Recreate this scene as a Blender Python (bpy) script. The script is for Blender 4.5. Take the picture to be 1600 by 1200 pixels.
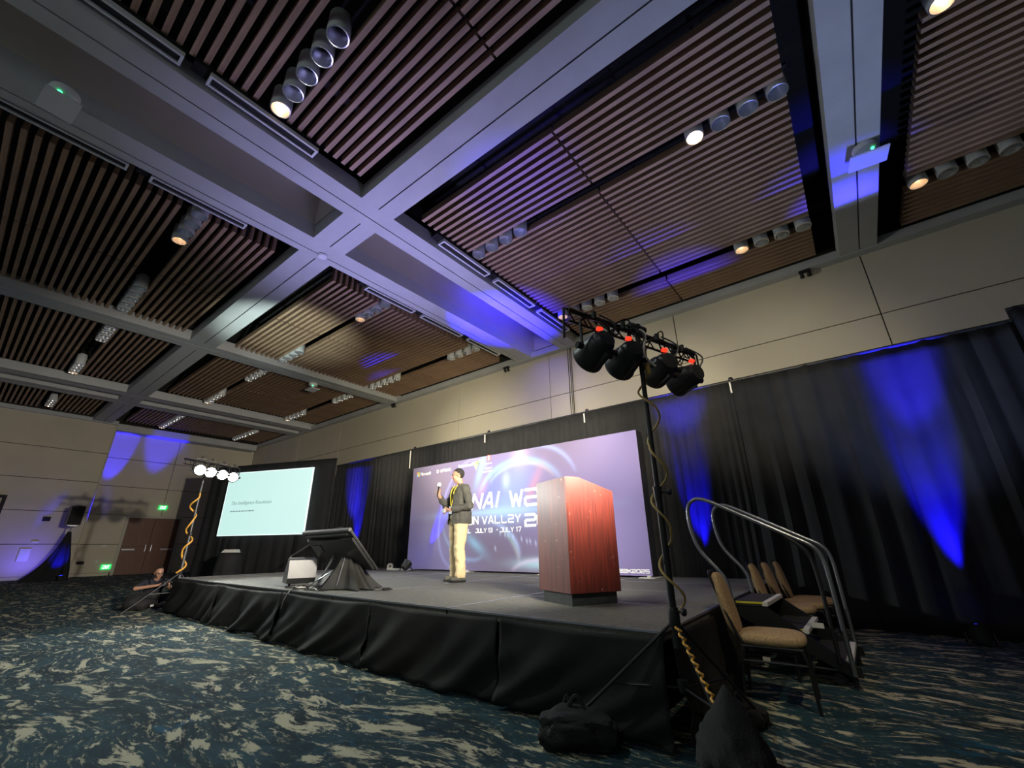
import bpy, bmesh, math, random
import numpy as np
from mathutils import Vector, Matrix, noise
random.seed(7)
for o in list(bpy.data.objects): bpy.data.objects.remove(o)
SC = bpy.context.scene
COL = SC.collection
PI = math.pi

# ------------------------------------------------------------------ camera
yaw, pitch, roll = 0.662304, 0.365652, -0.0120715
f_ = Vector((-math.sin(yaw)*math.cos(pitch), math.cos(yaw)*math.cos(pitch), math.sin(pitch)))
r_ = Vector((math.cos(yaw), math.sin(yaw), 0)); u_ = r_.cross(f_)
R_ = r_*math.cos(roll) + u_*math.sin(roll); U_ = -r_*math.sin(roll) + u_*math.cos(roll)
cd = bpy.data.cameras.new('camera'); cam = bpy.data.objects.new('camera', cd); COL.objects.link(cam)
cd.sensor_width = 36; cd.lens = 664.08*36/1600; cd.clip_start = .05; cd.clip_end = 200
cam.matrix_world = Matrix(((R_.x, U_.x, -f_.x, 0), (R_.y, U_.y, -f_.y, 0), (R_.z, U_.z, -f_.z, 1.12), (0, 0, 0, 1)))
SC.camera = cam

# ------------------------------------------------------------------ world, lights, exposure
w = bpy.data.worlds.new('world'); SC.world = w; w.use_nodes = True
w.node_tree.nodes['Background'].inputs[0].default_value = (.80, .88, 1, 1)
w.node_tree.nodes['Background'].inputs[1].default_value = .055
SC.view_settings.view_transform = 'Standard'; SC.view_settings.look = 'None'
SC.view_settings.gamma = 1; SC.view_settings.use_curve_mapping = False
SC.view_settings.exposure = 0.75

def spot(name, loc, target, power, color, size=50, blend=.6, radius=.08):
    l = bpy.data.lights.new(name, 'SPOT'); l.energy = power; l.color = color
    l.spot_size = math.radians(size); l.spot_blend = blend; l.shadow_soft_size = radius
    o = bpy.data.objects.new(name, l); COL.objects.link(o); o.location = loc
    o.rotation_euler = (Vector(target) - Vector(loc)).to_track_quat('-Z', 'Y').to_euler()
    return o
def arealight(name, loc, target, power, color, sx, sy):
    l = bpy.data.lights.new(name, 'AREA'); l.shape = 'RECTANGLE'; l.size = sx; l.size_y = sy
    l.energy = power; l.color = color
    o = bpy.data.objects.new(name, l); COL.objects.link(o); o.location = loc
    o.rotation_euler = (Vector(target) - Vector(loc)).to_track_quat('-Z', 'Y').to_euler()
    return o
COOL = (.93, 1, .97); WARM = (1, .86, .62); BLUE = (.03, .02, 1.0); DEEP = (.008, .004, 1.0)
# fixture centres: four lamps on the stand at stage left, four on the stand by the near corner
LL = [Vector(p) for p in ((-10.72, 3.02, 2.70), (-10.90, 3.27, 2.70), (-11.09, 3.56, 2.70), (-11.27, 3.84, 2.70))]
LT = [Vector(p) for p in ((-6.4, 1.0, .0), (-6.2, 4.2, .8), (-4.6, 5.6, 1.2), (-5.5, 7.4, 2.0))]
LP = [420, 330, 420, 420]
RL = [Vector(p) for p in ((-1.20, 2.52, 2.42), (-1.10, 2.80, 2.42), (-.97, 3.16, 2.42), (-.88, 3.50, 2.42))]
RT = [Vector(p) for p in ((-5.2, 4.4, 1.1), (-5.0, 5.6, 1.2), (-6.5, 7.4, 1.6), (-8.5, 7.4, 1.9))]
RP = [200, 330, 420, 420]
for i in range(4):
    d = (LT[i]-LL[i]).normalized(); spot('stage_light_left', LL[i]+d*.14, LT[i], LP[i], COOL, 95, .9, .09)
    d = (RT[i]-RL[i]).normalized(); spot('stage_light_right', RL[i]+d*.16, RT[i], RP[i], (1, .93, .78), 88, .9, .07)
# extra spots added for stage-lamp spill on the wall and ceiling
for tx, pw in ((-1.0, 520), (-4.5, 900), (-9.0, 1400), (-14.5, 1900)):
    spot('spill_wall_right', (-1.2, 2.9, 2.95), (tx, 11.35, 4.3), pw, (1, .90, .62), 44, 1, .1)
for tx, pw in ((-3.5, 800), (-10.5, 560)):
    spot('spill_wall_left', (-11.0, 3.6, 3.1), (tx, 11.35, 4.3), pw, (1, .92, .66), 44, 1, .1)
spot('spill_wall_far', (-1.3, 2.6, 2.6), (-29.4, 4.5, 2.6), 2600, (1, .92, .78), 50, .8, .06)
spot('spill_ceiling', (-11.2, 3.5, 3.15), (-12.7, 4.9, 7.5), 700, (.82, 1, .93), 54, .8, .05)
# blue uplights at drapes and walls; mid-stage ones are unseen, washes are added
LILAC = (.46, .42, 1.0)
spot('uplight_right', (.80, 6.9, .4), (1.15, 9.4, 7.3), 8000, BLUE, 17, .9, .05)
spot('added_wash_right', (.80, 6.8, .4), (.9, 7.0, 7.3), 420, (.45, .58, 1), 95, 1, .1)  # added cool wash to lift the right-hand beam, no fixture of its own
spot('uplight_right_drape', (.78, 7.80, .30), (.84, 8.05, 1.9), 5200, DEEP, 25, 1, .03)
spot('uplight_stage_right', (-2.15, 7.83, .64), (-2.22, 8.1, 2.2), 2200, DEEP, 26, .9, .03)
spot('uplight_stage_right_high', (-2.3, 6.3, .9), (-2.2, 10.1, 7.5), 4500, BLUE, 22, 1, .04)
spot('added_wash_stage_right', (-2.6, 6.0, .9), (-3.6, 5.6, 7.5), 330, LILAC, 80, 1, .1)  # added lilac wash over the slats, no such fixture on the stage
spot('uplight_slats', (-4.0, 6.2, .9), (-3.7, 5.0, 7.5), 1500, BLUE, 26, 1, .04)
spot('uplight_pocket', (-7.6, 5.2, .9), (-6.95, 8.5, 7.4), 20000, BLUE, 27, 1, .05)
spot('added_wash_pocket', (-7.6, 5.0, .9), (-6.9, 4.7, 7.4), 1050, LILAC, 80, 1, .1)  # added lilac wash for the beam crossing, no such fixture
spot('uplight_backdrop', (-8.70, 7.22, .72), (-8.05, 7.44, 1.75), 420, BLUE, 24, .9, .02)
spot('uplight_stage_left', (-12.5, 7.72, .25), (-12.5, 8.05, 2.6), 5200, DEEP, 20, .8, .03)
spot('uplight_far_ceiling', (-12.5, 6.9, .3), (-13.6, 10.1, 7.5), 5000, BLUE, 22, 1, .05)
spot('uplight_wall_far', (-28.4, 5.9, .3), (-30.4, 6.7, 8.4), 3600, BLUE, 18, .5, .05)
spot('uplight_wall_near', (-28.6, 4.32, .3), (-30.4, 4.72, 6.4), 4200, BLUE, 13, .4, .05)
spot('uplight_speaker', (-28.3, 2.9, .3), (-29.4, 2.3, 1.3), 70, (.12, .08, 1), 120, 1, .05)
spot('uplight_cloth', (-26.35, 3.4, .25), (-27.3, 3.45, .9), 420, DEEP, 36, .9, .05)
# unseen lamps overhead and behind the camera, added as low fill
spot('chair_fill', (1.6, 1.2, 7.0), (-.6, 5.0, .4), 330, (1, .86, .62), 34, 1, .12)  # added to brighten the chairs and steps
spot('overhead_spot_front', (-5, 1.4, 7.2), (-4.5, .4, 0), 420, (.85, 1, .95), 110, 1, .12)
arealight('rear_fill', (-3, -6, 6.8), (-4, 2, 0), 60, (.85, 1, .95), 8, 3)

# ------------------------------------------------------------------ materials
MATS = {}
def mat(name, color, rough=.6, metal=0, var=0, vscale=8, bump=0, bscale=60, emit=None, estr=1, spec=.5, coat=0, stretch=None, col2=None):
    if name in MATS: return MATS[name]
    m = bpy.data.materials.new(name); m.use_nodes = True; nt = m.node_tree; N = nt.nodes; L = nt.links
    b = N['Principled BSDF']
    b.inputs['Base Color'].default_value = (*color, 1); b.inputs['Roughness'].default_value = rough
    b.inputs['Metallic'].default_value = metal; b.inputs['Specular IOR Level'].default_value = spec
    if coat: b.inputs['Coat Weight'].default_value = coat; b.inputs['Coat Roughness'].default_value = .25
    tc = N.new('ShaderNodeTexCoord'); mp = N.new('ShaderNodeMapping'); L.new(tc.outputs['Object'], mp.inputs[0])
    if stretch: mp.inputs['Scale'].default_value = stretch
    if var:
        n = N.new('ShaderNodeTexNoise'); n.inputs['Scale'].default_value = vscale; n.inputs['Detail'].default_value = 5
        L.new(mp.outputs[0], n.inputs['Vector'])
        r = N.new('ShaderNodeValToRGB'); r.color_ramp.elements[0].position = .3; r.color_ramp.elements[1].position = .7
        c2 = col2 if col2 else tuple(min(1, c*(1+var)) for c in color)
        c1 = tuple(c*(1-var) for c in color) if not col2 else color
        r.color_ramp.elements[0].color = (*c1, 1); r.color_ramp.elements[1].color = (*c2, 1)
        L.new(n.outputs[0], r.inputs[0]); L.new(r.outputs[0], b.inputs['Base Color'])
    if bump:
        n2 = N.new('ShaderNodeTexNoise'); n2.inputs['Scale'].default_value = bscale; L.new(mp.outputs[0], n2.inputs['Vector'])
        bp = N.new('ShaderNodeBump'); bp.inputs['Strength'].default_value = bump; bp.inputs['Distance'].default_value = .01
        L.new(n2.outputs[0], bp.inputs['Height']); L.new(bp.outputs[0], b.inputs['Normal'])
    if emit:
        b.inputs['Emission Color'].default_value = (*emit, 1); b.inputs['Emission Strength'].default_value = estr
    MATS[name] = m; return m

M_beam = mat('painted plaster', (.42, .43, .44), .7, var=.06, vscale=2, bump=.15, bscale=150)
M_pocket = mat('pocket plaster', (.50, .47, .40), .8, var=.05, vscale=1.5, bump=.1, bscale=120)
M_dark = mat('plenum black', (.004, .004, .004), .95, bump=.2, bscale=20)
M_wall = mat('fabric wall panel', (.50, .455, .36), .85, var=.05, vscale=.7, bump=.15, bscale=200)
M_joint = mat('panel joint', (.02, .018, .015), .9, bump=.1)
M_slat = mat('slat wood', (.33, .21, .135), .55, var=.25, vscale=3, stretch=(.5, 6, 6), bump=.1, bscale=30)
M_alu = mat('spun aluminium', (.75, .77, .8), .25, .9, bump=.05, bscale=80)
M_white = mat('white enamel', (.62, .64, .66), .4, bump=.03)
M_slot = mat('slot black', (.006, .006, .007), .8, bump=.05)
M_black = mat('black metal', (.012, .012, .013), .42, .2, bump=.05, bscale=90)
M_plast = mat('black plastic', (.02, .02, .021), .45, var=.2, vscale=30)
M_vel = mat('black drape cloth', (.013, .013, .015), .85, var=.25, vscale=3, bump=.3, bscale=300, spec=.3)
M_skirt = mat('black skirt cloth', (.010, .010, .009), .8, var=.3, vscale=4, bump=.3, bscale=250, spec=.3)
M_bag = mat('sandbag canvas', (.006, .0055, .0045), .85, var=.3, vscale=12, bump=.6, bscale=120)
M_cloth = mat('charcoal cloth', (.030, .028, .026), .8, var=.2, vscale=6, bump=.3, bscale=200)
M_deck = mat('stage deck carpet', (.13, .125, .105), .8, var=.25, vscale=25, bump=.5, bscale=500)
M_edge = mat('deck edge aluminium', (.45, .46, .5), .35, .8, bump=.05)
M_steel = mat('chrome tube', (.30, .31, .33), .28, .9, bump=.02)
M_tread = mat('step tread', (.02, .02, .02), .7, bump=.4, bscale=300)
M_yel = mat('yellow safety strip', (.55, .48, .02), .5, bump=.02)
M_tape = mat('white tape', (.62, .60, .55), .5, bump=.05)
M_seat = mat('tan chair fabric', (.40, .27, .14), .9, var=.3, vscale=60, bump=.5, bscale=300)
M_doorw = mat('door veneer', (.115, .045, .022), .45, var=.2, vscale=4, stretch=(6, 6, .5), bump=.05)
M_frame = mat('door frame paint', (.42, .40, .33), .6, bump=.05)
M_skin = mat('skin', (.40, .215, .14), .5, var=.08, vscale=20)
M_hair = mat('dark hair', (.012, .010, .009), .7, bump=.8, bscale=200)
M_jacket = mat('charcoal jacket', (.062, .060, .052), .8, var=.12, vscale=8, bump=.3, bscale=200)
M_shirt = mat('dark teal shirt', (.02, .05, .07), .8, var=.15, vscale=10)
M_khaki = mat('khaki trousers', (.56, .44, .26), .85, var=.06, vscale=8, bump=.3, bscale=150)
M_shoe = mat('grey suede shoe', (.10, .095, .075), .8, var=.2, vscale=20, bump=.2)
M_navy = mat('navy shirt', (.010, .012, .022), .85, var=.2, vscale=10, bump=.2)
M_blackcl = mat('black trousers', (.009, .009, .009), .85, var=.2, vscale=10, bump=.3)
M_lany = mat('yellow lanyard', (.70, .50, .03), .6, bump=.02)
M_red = mat('red display', (.3, .02, .01), .4, emit=(1, .05, .02), estr=.7)
M_orange = mat('orange cable', (.75, .38, .06), .5, bump=.05)
M_cable = mat('tan cable', (.40, .27, .08), .5, bump=.05)
M_blk_cable = mat('black cable', (.01, .01, .01), .5, bump=.05)
M_lampW = mat('lamp lens lit', (1, 1, 1), .3, emit=(1, 1, .92), estr=60)
M_lampWarm = mat('downlight lit warm', (1, .7, .4), .3, emit=(1, .50, .20), estr=.9)
M_green = mat('exit sign green', (.02, .5, .12), .4, emit=(.02, .9, .18), estr=.5)
M_greenled = mat('green indicator', (.02, .8, .2), .4, emit=(.05, 1, .3), estr=2.5)
M_signw = mat('exit letters', (.8, 1, .85), .4, emit=(.7, 1, .8), estr=1.0)
M_bluelens = mat('blue lens', (.02, .02, .8), .3, emit=(.02, .03, 1), estr=5)
M_screen = mat('projected slide', (.3, .3, .3), .8, emit=(.50, .80, .76), estr=.58, var=.03, vscale=.6)
M_scredge = mat('screen border', (.5, .5, .5), .8, emit=(.75, 1, .97), estr=.55)
M_ink = mat('slide ink', (.1, .15, .15), .8, emit=(.16, .27, .27), estr=.5)
M_text = mat('printed white', (.86, .86, .9), .6, bump=.02)
M_glassy = mat('lens glass', (.01, .01, .012), .1, spec=.8)
M_paper = mat('paper', (.6, .6, .56), .7, bump=.05)
M_silver = mat('speaker grille', (.15, .15, .16), .5, .4, bump=.8, bscale=400)
M_tvedge = mat('monitor bezel grey', (.12, .12, .125), .35, .4, bump=.02)
M_base = mat('baseboard', (.50, .46, .36), .6, bump=.05)

# podium veneer: straight reddish grain with pale scuffs
def podium_mat():
    m = bpy.data.materials.new('mahogany laminate'); m.use_nodes = True; nt = m.node_tree; N = nt.nodes; L = nt.links
    b = N['Principled BSDF']; b.inputs['Roughness'].default_value = .48; b.inputs['Specular IOR Level'].default_value = .6
    b.inputs['Coat Weight'].default_value = .28; b.inputs['Coat Roughness'].default_value = .3
    tc = N.new('ShaderNodeTexCoord'); mp = N.new('ShaderNodeMapping'); mp.inputs['Scale'].default_value = (28, 28, 1.3)
    L.new(tc.outputs['Object'], mp.inputs[0])
    n = N.new('ShaderNodeTexNoise'); n.inputs['Scale'].default_value = 2.2; n.inputs['Detail'].default_value = 6; L.new(mp.outputs[0], n.inputs['Vector'])
    r = N.new('ShaderNodeValToRGB'); e = r.color_ramp.elements
    e[0].position = .3; e[0].color = (.050, .007, .005, 1); e[1].position = .72; e[1].color = (.19, .026, .015, 1)
    L.new(n.outputs[0], r.inputs[0])
    mp2 = N.new('ShaderNodeMapping'); mp2.inputs['Rotation'].default_value = (0, .7, .6); mp2.inputs['Scale'].default_value = (3, 30, 12); L.new(tc.outputs['Object'], mp2.inputs[0])
    n2 = N.new('ShaderNodeTexNoise'); n2.inputs['Scale'].default_value = 1.6; n2.inputs['Detail'].default_value = 8; L.new(mp2.outputs[0], n2.inputs['Vector'])
    r2 = N.new('ShaderNodeValToRGB'); r2.color_ramp.elements[0].position = .69; r2.color_ramp.elements[1].position = .735
    L.new(n2.outputs[0], r2.inputs[0])
    mx = N.new('ShaderNodeMixRGB'); mx.inputs[2].default_value = (.55, .36, .28, 1); L.new(r2.outputs[0], mx.inputs[0]); L.new(r.outputs[0], mx.inputs[1])
    L.new(mx.outputs[0], b.inputs['Base Color']); return m
M_pod = podium_mat()

# carpet: dark teal ground with brushed sand-coloured strokes
def carpet_mat():
    m = bpy.data.materials.new('patterned carpet'); m.use_nodes = True; nt = m.node_tree; N = nt.nodes; L = nt.links
    b = N['Principled BSDF']; b.inputs['Roughness'].default_value = .95; b.inputs['Specular IOR Level'].default_value = .2
    tc = N.new('ShaderNodeTexCoord')
    wn = N.new('ShaderNodeTexNoise'); wn.inputs['Scale'].default_value = .45; wn.inputs['Detail'].default_value = 2; L.new(tc.outputs['Object'], wn.inputs['Vector'])
    add = N.new('ShaderNodeMixRGB'); add.blend_type = 'ADD'; add.inputs[0].default_value = 1.0
    wm = N.new('ShaderNodeVectorMath'); wm.operation = 'SCALE'; wm.inputs[3].default_value = 1.15; L.new(wn.outputs['Color'], wm.inputs[0])
    L.new(tc.outputs['Object'], add.inputs[1]); L.new(wm.outputs[0], add.inputs[2])
    def layer(rot, sx, sy, sc, lo, hi, det=6, dist=1.2):
        mp = N.new('ShaderNodeMapping'); mp.inputs['Rotation'].default_value = (0, 0, rot); mp.inputs['Scale'].default_value = (sx, sy, 1)
        L.new(add.outputs[0], mp.inputs[0])
        n = N.new('ShaderNodeTexNoise'); n.inputs['Scale'].default_value = sc; n.inputs['Detail'].default_value = det; n.inputs['Roughness'].default_value = .70
        n.inputs['Distortion'].default_value = dist; L.new(mp.outputs[0], n.inputs['Vector'])
        r = N.new('ShaderNodeValToRGB'); r.color_ramp.elements[0].position = lo; r.color_ramp.elements[1].position = hi
        L.new(n.outputs[0], r.inputs[0]); return r.outputs[0]
    g = layer(-.66, 1, 2.4, 1.3, .35, .65); s1 = layer(-.66, 1, 3.0, 2.7, .545, .585, 12, .5); s2 = layer(-.45, 1, 3.2, 7.5, .56, .62, 10, .4); bl = layer(-.7, 1, 3.0, 1.6, .60, .70)
    m1 = N.new('ShaderNodeMixRGB'); m1.inputs[1].default_value = (.008, .018, .023, 1); m1.inputs[2].default_value = (.020, .056, .070, 1); L.new(g, m1.inputs[0])
    m2 = N.new('ShaderNodeMixRGB'); m2.inputs[2].default_value = (.012, .075, .125, 1); L.new(bl, m2.inputs[0]); L.new(m1.outputs[0], m2.inputs[1])
    m3 = N.new('ShaderNodeMixRGB'); m3.inputs[2].default_value = (.26, .24, .16, 1); L.new(s2, m3.inputs[0]); L.new(m2.outputs[0], m3.inputs[1])
    m4 = N.new('ShaderNodeMixRGB'); m4.inputs[2].default_value = (.44, .40, .27, 1); L.new(s1, m4.inputs[0]); L.new(m3.outputs[0], m4.inputs[1])
    L.new(m4.outputs[0], b.inputs['Base Color'])
    n2 = N.new('ShaderNodeTexNoise'); n2.inputs['Scale'].default_value = 350; L.new(tc.outputs['Object'], n2.inputs['Vector'])
    bp = N.new('ShaderNodeBump'); bp.inputs['Strength'].default_value = .5; bp.inputs['Distance'].default_value = .01
    L.new(n2.outputs[0], bp.inputs['Height']); L.new(bp.outputs[0], b.inputs['Normal']); return m
M_carpet = carpet_mat()

# ------------------------------------------------------------------ mesh helpers
class MB:
    def __init__(s): s.v = []; s.f = []; s.m = []; s.mi = 0
    def add(s, vs, fs):
        o = len(s.v); s.v += [tuple(v) for v in vs]; s.f += [tuple(i+o for i in f) for f in fs]; s.m += [s.mi]*len(fs)
    def box(s, x0, x1, y0, y1, z0, z1, M=None, bev=0):
        if bev:
            b = bmesh.new(); bmesh.ops.create_cube(b, size=1)
            for v in b.verts: v.co = Vector(((x0+x1)/2+v.co.x*(x1-x0), (y0+y1)/2+v.co.y*(y1-y0), (z0+z1)/2+v.co.z*(z1-z0)))
            bmesh.ops.bevel(b, geom=b.edges[:], offset=bev, segments=2, affect='EDGES')
            s.bm(b, M); return
        vs = [Vector((x, y, z)) for z in (z0, z1) for y in (y0, y1) for x in (x0, x1)]
        if M: vs = [M @ v for v in vs]
        s.add(vs, [(0, 2, 3, 1), (4, 5, 7, 6), (0, 1, 5, 4), (2, 6, 7, 3), (0, 4, 6, 2), (1, 3, 7, 5)])
    def bm(s, b, M=None):
        b.verts.index_update(); s.add([(M @ v.co) if M else v.co.copy() for v in b.verts], [[v.index for v in f.verts] for f in b.faces]); b.free()
    def ring(s, rings, closed=True, cap=True):
        n = len(rings[0]); vs = [p for r in rings for p in r]; fs = []
        for i in range(len(rings)-1):
            for j in range(n if closed else n-1):
                k = (j+1) % n; fs.append((i*n+j, i*n+k, (i+1)*n+k, (i+1)*n+j))
        if cap: fs.append(tuple(range(n))[::-1]); fs.append(tuple(range((len(rings)-1)*n, len(rings)*n)))
        s.add(vs, fs)
    def tube(s, pts, r, n=8, cap=True):
        pts = [Vector(p) for p in pts]; rs = r if isinstance(r, (list, tuple)) else [r]*len(pts)
        rings = []; prev = None
        for i, p in enumerate(pts):
            t = (pts[min(i+1, len(pts)-1)] - pts[max(i-1, 0)]).normalized()
            if prev is None: a = t.orthogonal().normalized()
            else: a = (prev - t*prev.dot(t)).normalized()
            prev = a; b = t.cross(a)
            rings.append([p + (a*math.cos(2*PI*k/n) + b*math.sin(2*PI*k/n))*rs[i] for k in range(n)])
        s.ring(rings, True, cap)
    def lathe(s, prof, n=20, M=None, cap=True):
        rings = [[Vector((r*math.cos(2*PI*k/n), r*math.sin(2*PI*k/n), z)) for k in range(n)] for r, z in prof]
        if M: rings = [[M @ p for p in r] for r in rings]
        s.ring(rings, True, cap)
    def prism(s, poly, h0, h1, axis='y', M=None):
        def P(a, b, h): return Vector((a, h, b)) if axis == 'y' else (Vector((h, a, b)) if axis == 'x' else Vector((a, b, h)))
        n = len(poly); vs = [P(a, b, h0) for a, b in poly] + [P(a, b, h1) for a, b in poly]
        if M: vs = [M @ v for v in vs]
        s.add(vs, [tuple(range(n)), tuple(range(n, 2*n))[::-1]] + [(i, i+n, (i+1) % n+n, (i+1) % n) for i in range(n)])
    def mesh(s, name, mats, smooth=False):
        me = bpy.data.meshes.new(name); me.from_pydata(s.v, [], s.f); me.update()
        for m in (mats if isinstance(mats, (list, tuple)) else [mats]): me.materials.append(m)
        if any(s.m): me.polygons.foreach_set('material_index', s.m)
        b = bmesh.new(); b.from_mesh(me); bmesh.ops.recalc_face_normals(b, faces=b.faces); b.to_mesh(me); b.free()
        if smooth:
            me.polygons.foreach_set('use_smooth', [True]*len(me.polygons)); me.set_sharp_from_angle(angle=math.radians(40))
        return me
    def build(s, name, mats, parent=None, smooth=False, **k):
        return link(name, s.mesh(name, mats, smooth), parent, **k)
def link(name, me, parent=None, loc=None, rot=None, **k):
    o = bpy.data.objects.new(name, me); COL.objects.link(o)
    if parent: o.parent = parent
    if loc is not None: o.location = loc
    if rot is not None: o.rotation_euler = rot
    tag(o, **k); return o
def tag(o, label=None, cat=None, group=None, kind=None):
    if label: o['label'] = label
    if cat: o['category'] = cat
    if group: o['group'] = group
    if kind: o['kind'] = kind
    return o
def empty(name, loc=(0, 0, 0), rz=0, **k): 
    o = link(name, None, None, loc, (0, 0, rz), **k); o.empty_display_size = .1; return o
def bezpath(pts, n=6):
    P = [Vector(p) for p in pts]; out = []
    for i in range(len(P)-1):
        p0 = P[max(i-1, 0)]; p1 = P[i]; p2 = P[i+1]; p3 = P[min(i+2, len(P)-1)]
        for k in range(n):
            t = k/n; out.append(.5*((2*p1)+(p2-p0)*t+(2*p0-5*p1+4*p2-p3)*t*t+(3*p1-p0-3*p2+p3)*t**3))
    out.append(P[-1]); return out
def smoothstep(a, b, x):
    t = max(0, min(1, (x-a)/(b-a))); return t*t*(3-2*t)

# ------------------------------------------------------------------ room shell
ZC = 7.3; YW = 11.35
b = MB(); b.box(-31.2, 9.0, -5.2, 11.6, -.12, 0)
b.build('floor', M_carpet, kind='structure')
ceil_ = MB(); ceil_.box(-31.2, 9.0, -5.2, 11.6, 8.7, 8.85); ceiling = ceil_.build('ceiling', M_dark, kind='structure')

def beam(x0, x1, y0, y1, z0=ZC, z1=ZC+.33, m=None, name='soffit_beam'):
    b = MB(); b.box(x0, x1, y0, y1, z0, z1); return b.build(name, m or M_beam, ceiling)
YB0, YB1, YSM = 3.19, 3.92, 3.57
strips = [(.98, 1.66, 1.35), (-6.65, -6.03, -6.38), (-8.41, -7.79, -8.22), (-16.0, -15.3, -15.62), (-23.5, -22.82, -23.16), (-24.92, -24.22, -24.7), (8.3, 9.0, 8.6)]
for x0, x1, sm in strips:
    for a, c in ((x0, sm-.012), (sm+.012, x1)): beam(a, c, -5.2, YW)
    beam(sm-.014, sm+.014, -5.2, YW, ZC+.02, ZC+.3, M_joint, 'soffit_joint')
    core = MB(); core.box(x0+.12, x1-.12, -5.2, YW, ZC+.33, 8.7); core.build('beam_core', M_dark, ceiling)
xs = [(1.66, 8.3), (-6.03, .98), (-7.79, -6.65), (-15.3, -8.41), (-22.82, -16.0), (-24.22, -23.5), (-30.4, -24.92)]
for x0, x1 in xs:
    for a, c in ((YB0, YSM-.012), (YSM+.012, YB1)): beam(x0, x1, a, c)
    beam(x0+.02, x1-.02, YSM-.014, YSM+.014, ZC+.02, ZC+.3, M_joint, 'soffit_joint')
    core = MB(); core.box(x0, x1, YB0+.12, YB1-.12, ZC+.33, 8.7); core.build('beam_core', M_dark, ceiling)
for x0, x1 in ((-7.79, -6.65), (-24.22, -23.5)):         # deep pockets inside the double beams
    for y0, y1 in ((-5.2, YB0), (YB1, YW)):
        b = MB(); z0 = ZC+.33
        b.box(x0-.03, x0+.0, y0, y1, z0, 8.5); b.box(x1, x1+.03, y0, y1, z0, 8.5)
        b.box(x0, x1, y0, y0+.03, z0, 8.5); b.box(x0, x1, y1-.03, y1, z0, 8.5); b.box(x0, x1, y0, y1, 8.45, 8.5)
        b.build('pocket_lining', M_pocket, ceiling)
b = MB()   # ledge round the walls
b.box(-30.4, 9, YW-.24, YW, ZC-.02, ZC+.18); b.build('wall_ledge', M_beam, ceiling)
b = MB(); b.box(-30.4, -29.55, 4.2, YW-.24, ZC-.25, ZC+.1); b.box(-29.6, -29.25, -5.2, 4.2, ZC-.04, ZC+.15); b.build('wall_ledge', M_beam, ceiling)

# walls in big fabric panels with recessed joints
def wall_panels(parent, a0, a1, seams, zs, plane, axis, sgn, skip=None):
    ss = sorted([a0]+[s for s in seams if a0 < s < a1]+[a1])
    for i in range(len(ss)-1):
        for j in range(len(zs)-1):
            p0, p1, z0, z1 = ss[i]+.012, ss[i+1]-.012, zs[j]+.012, zs[j+1]-.012
            rects = [(p0, p1, z0, z1)]
            if skip:
                s0, s1, sz = skip; new = []
                for (q0, q1, y0, y1) in rects:
                    if q1 <= s0 or q0 >= s1 or y0 >= sz: new.append((q0, q1, y0, y1)); continue
                    if q0 < s0: new.append((q0, s0, y0, y1))
                    if q1 > s1: new.append((s1, q1, y0, y1))
                    if y1 > sz: new.append((max(q0, s0), min(q1, s1), sz, y1))
                rects = new
            for q0, q1, y0, y1 in rects:
                if q1-q0 < .03 or y1-y0 < .03: continue
                b = MB()
                if axis == 'x': b.box(q0, q1, plane, plane-.03, y0, y1)
                else: b.box(plane, plane+sgn*.03, q0, q1, y0, y1)
                b.build('wall_panel', M_wall, parent)
ZS = [.13, 1.47, 2.90, 4.33, 5.76, 7.32]
b = MB(); b.box(-31.2, 9, YW+.03, YW+.25, 0, 8.7); wb = b.build('wall_back', M_joint, kind='structure')
wall_panels(wb, -30.4, 9, [1.35+4.29*k for k in range(-8, 3)], ZS, YW+.03, 'x', 1)
b = MB(); b.box(-30.65, -30.43, 4.2, YW, 0, 8.7); b.box(-30.65, -29.43, 3.98, 4.2, 0, 8.7); b.box(-29.65, -29.43, -5.2, 3.98, 0, 8.7)
wl = b.build('wall_left', M_joint, kind='structure')
wall_panels(wl, 4.22, YW, [7.3], ZS, -30.43, 'y', 1, (5.85, 8.35, 2.92))
wall_panels(wl, -5.2, 4.20, [-.9], ZS, -29.43, 'y', 1, (-.85, 1.4, 3.5))
b = MB(); b.box(-30.4, -29.4, 4.2, 4.23, .13, 7.3); b.build('wall_panel', M_wall, wl)
b = MB(); b.box(9.0, 9.2, -5.2, YW, 0, 8.7); b.build('wall_right', M_wall, kind='structure')
b = MB(); b.box(-30.4, -30.37, 4.23, 5.8, 0, .13); b.box(-30.4, -30.37, 8.4, YW, 0, .13); b.box(-29.4, -29.37, 1.45, 4.2, 0, .13); b.box(-29.4, -29.37, -5.2, -.9, 0, .13)
b.box(-29.4, -30.4, 4.23, 4.26, 0, .13)
b.build('baseboard_left', M_base, kind='structure')
b = MB(); b.box(-30.4, 9, YW-.03, YW, 0, .13); b.build('baseboard_back', M_base, kind='structure')

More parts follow.
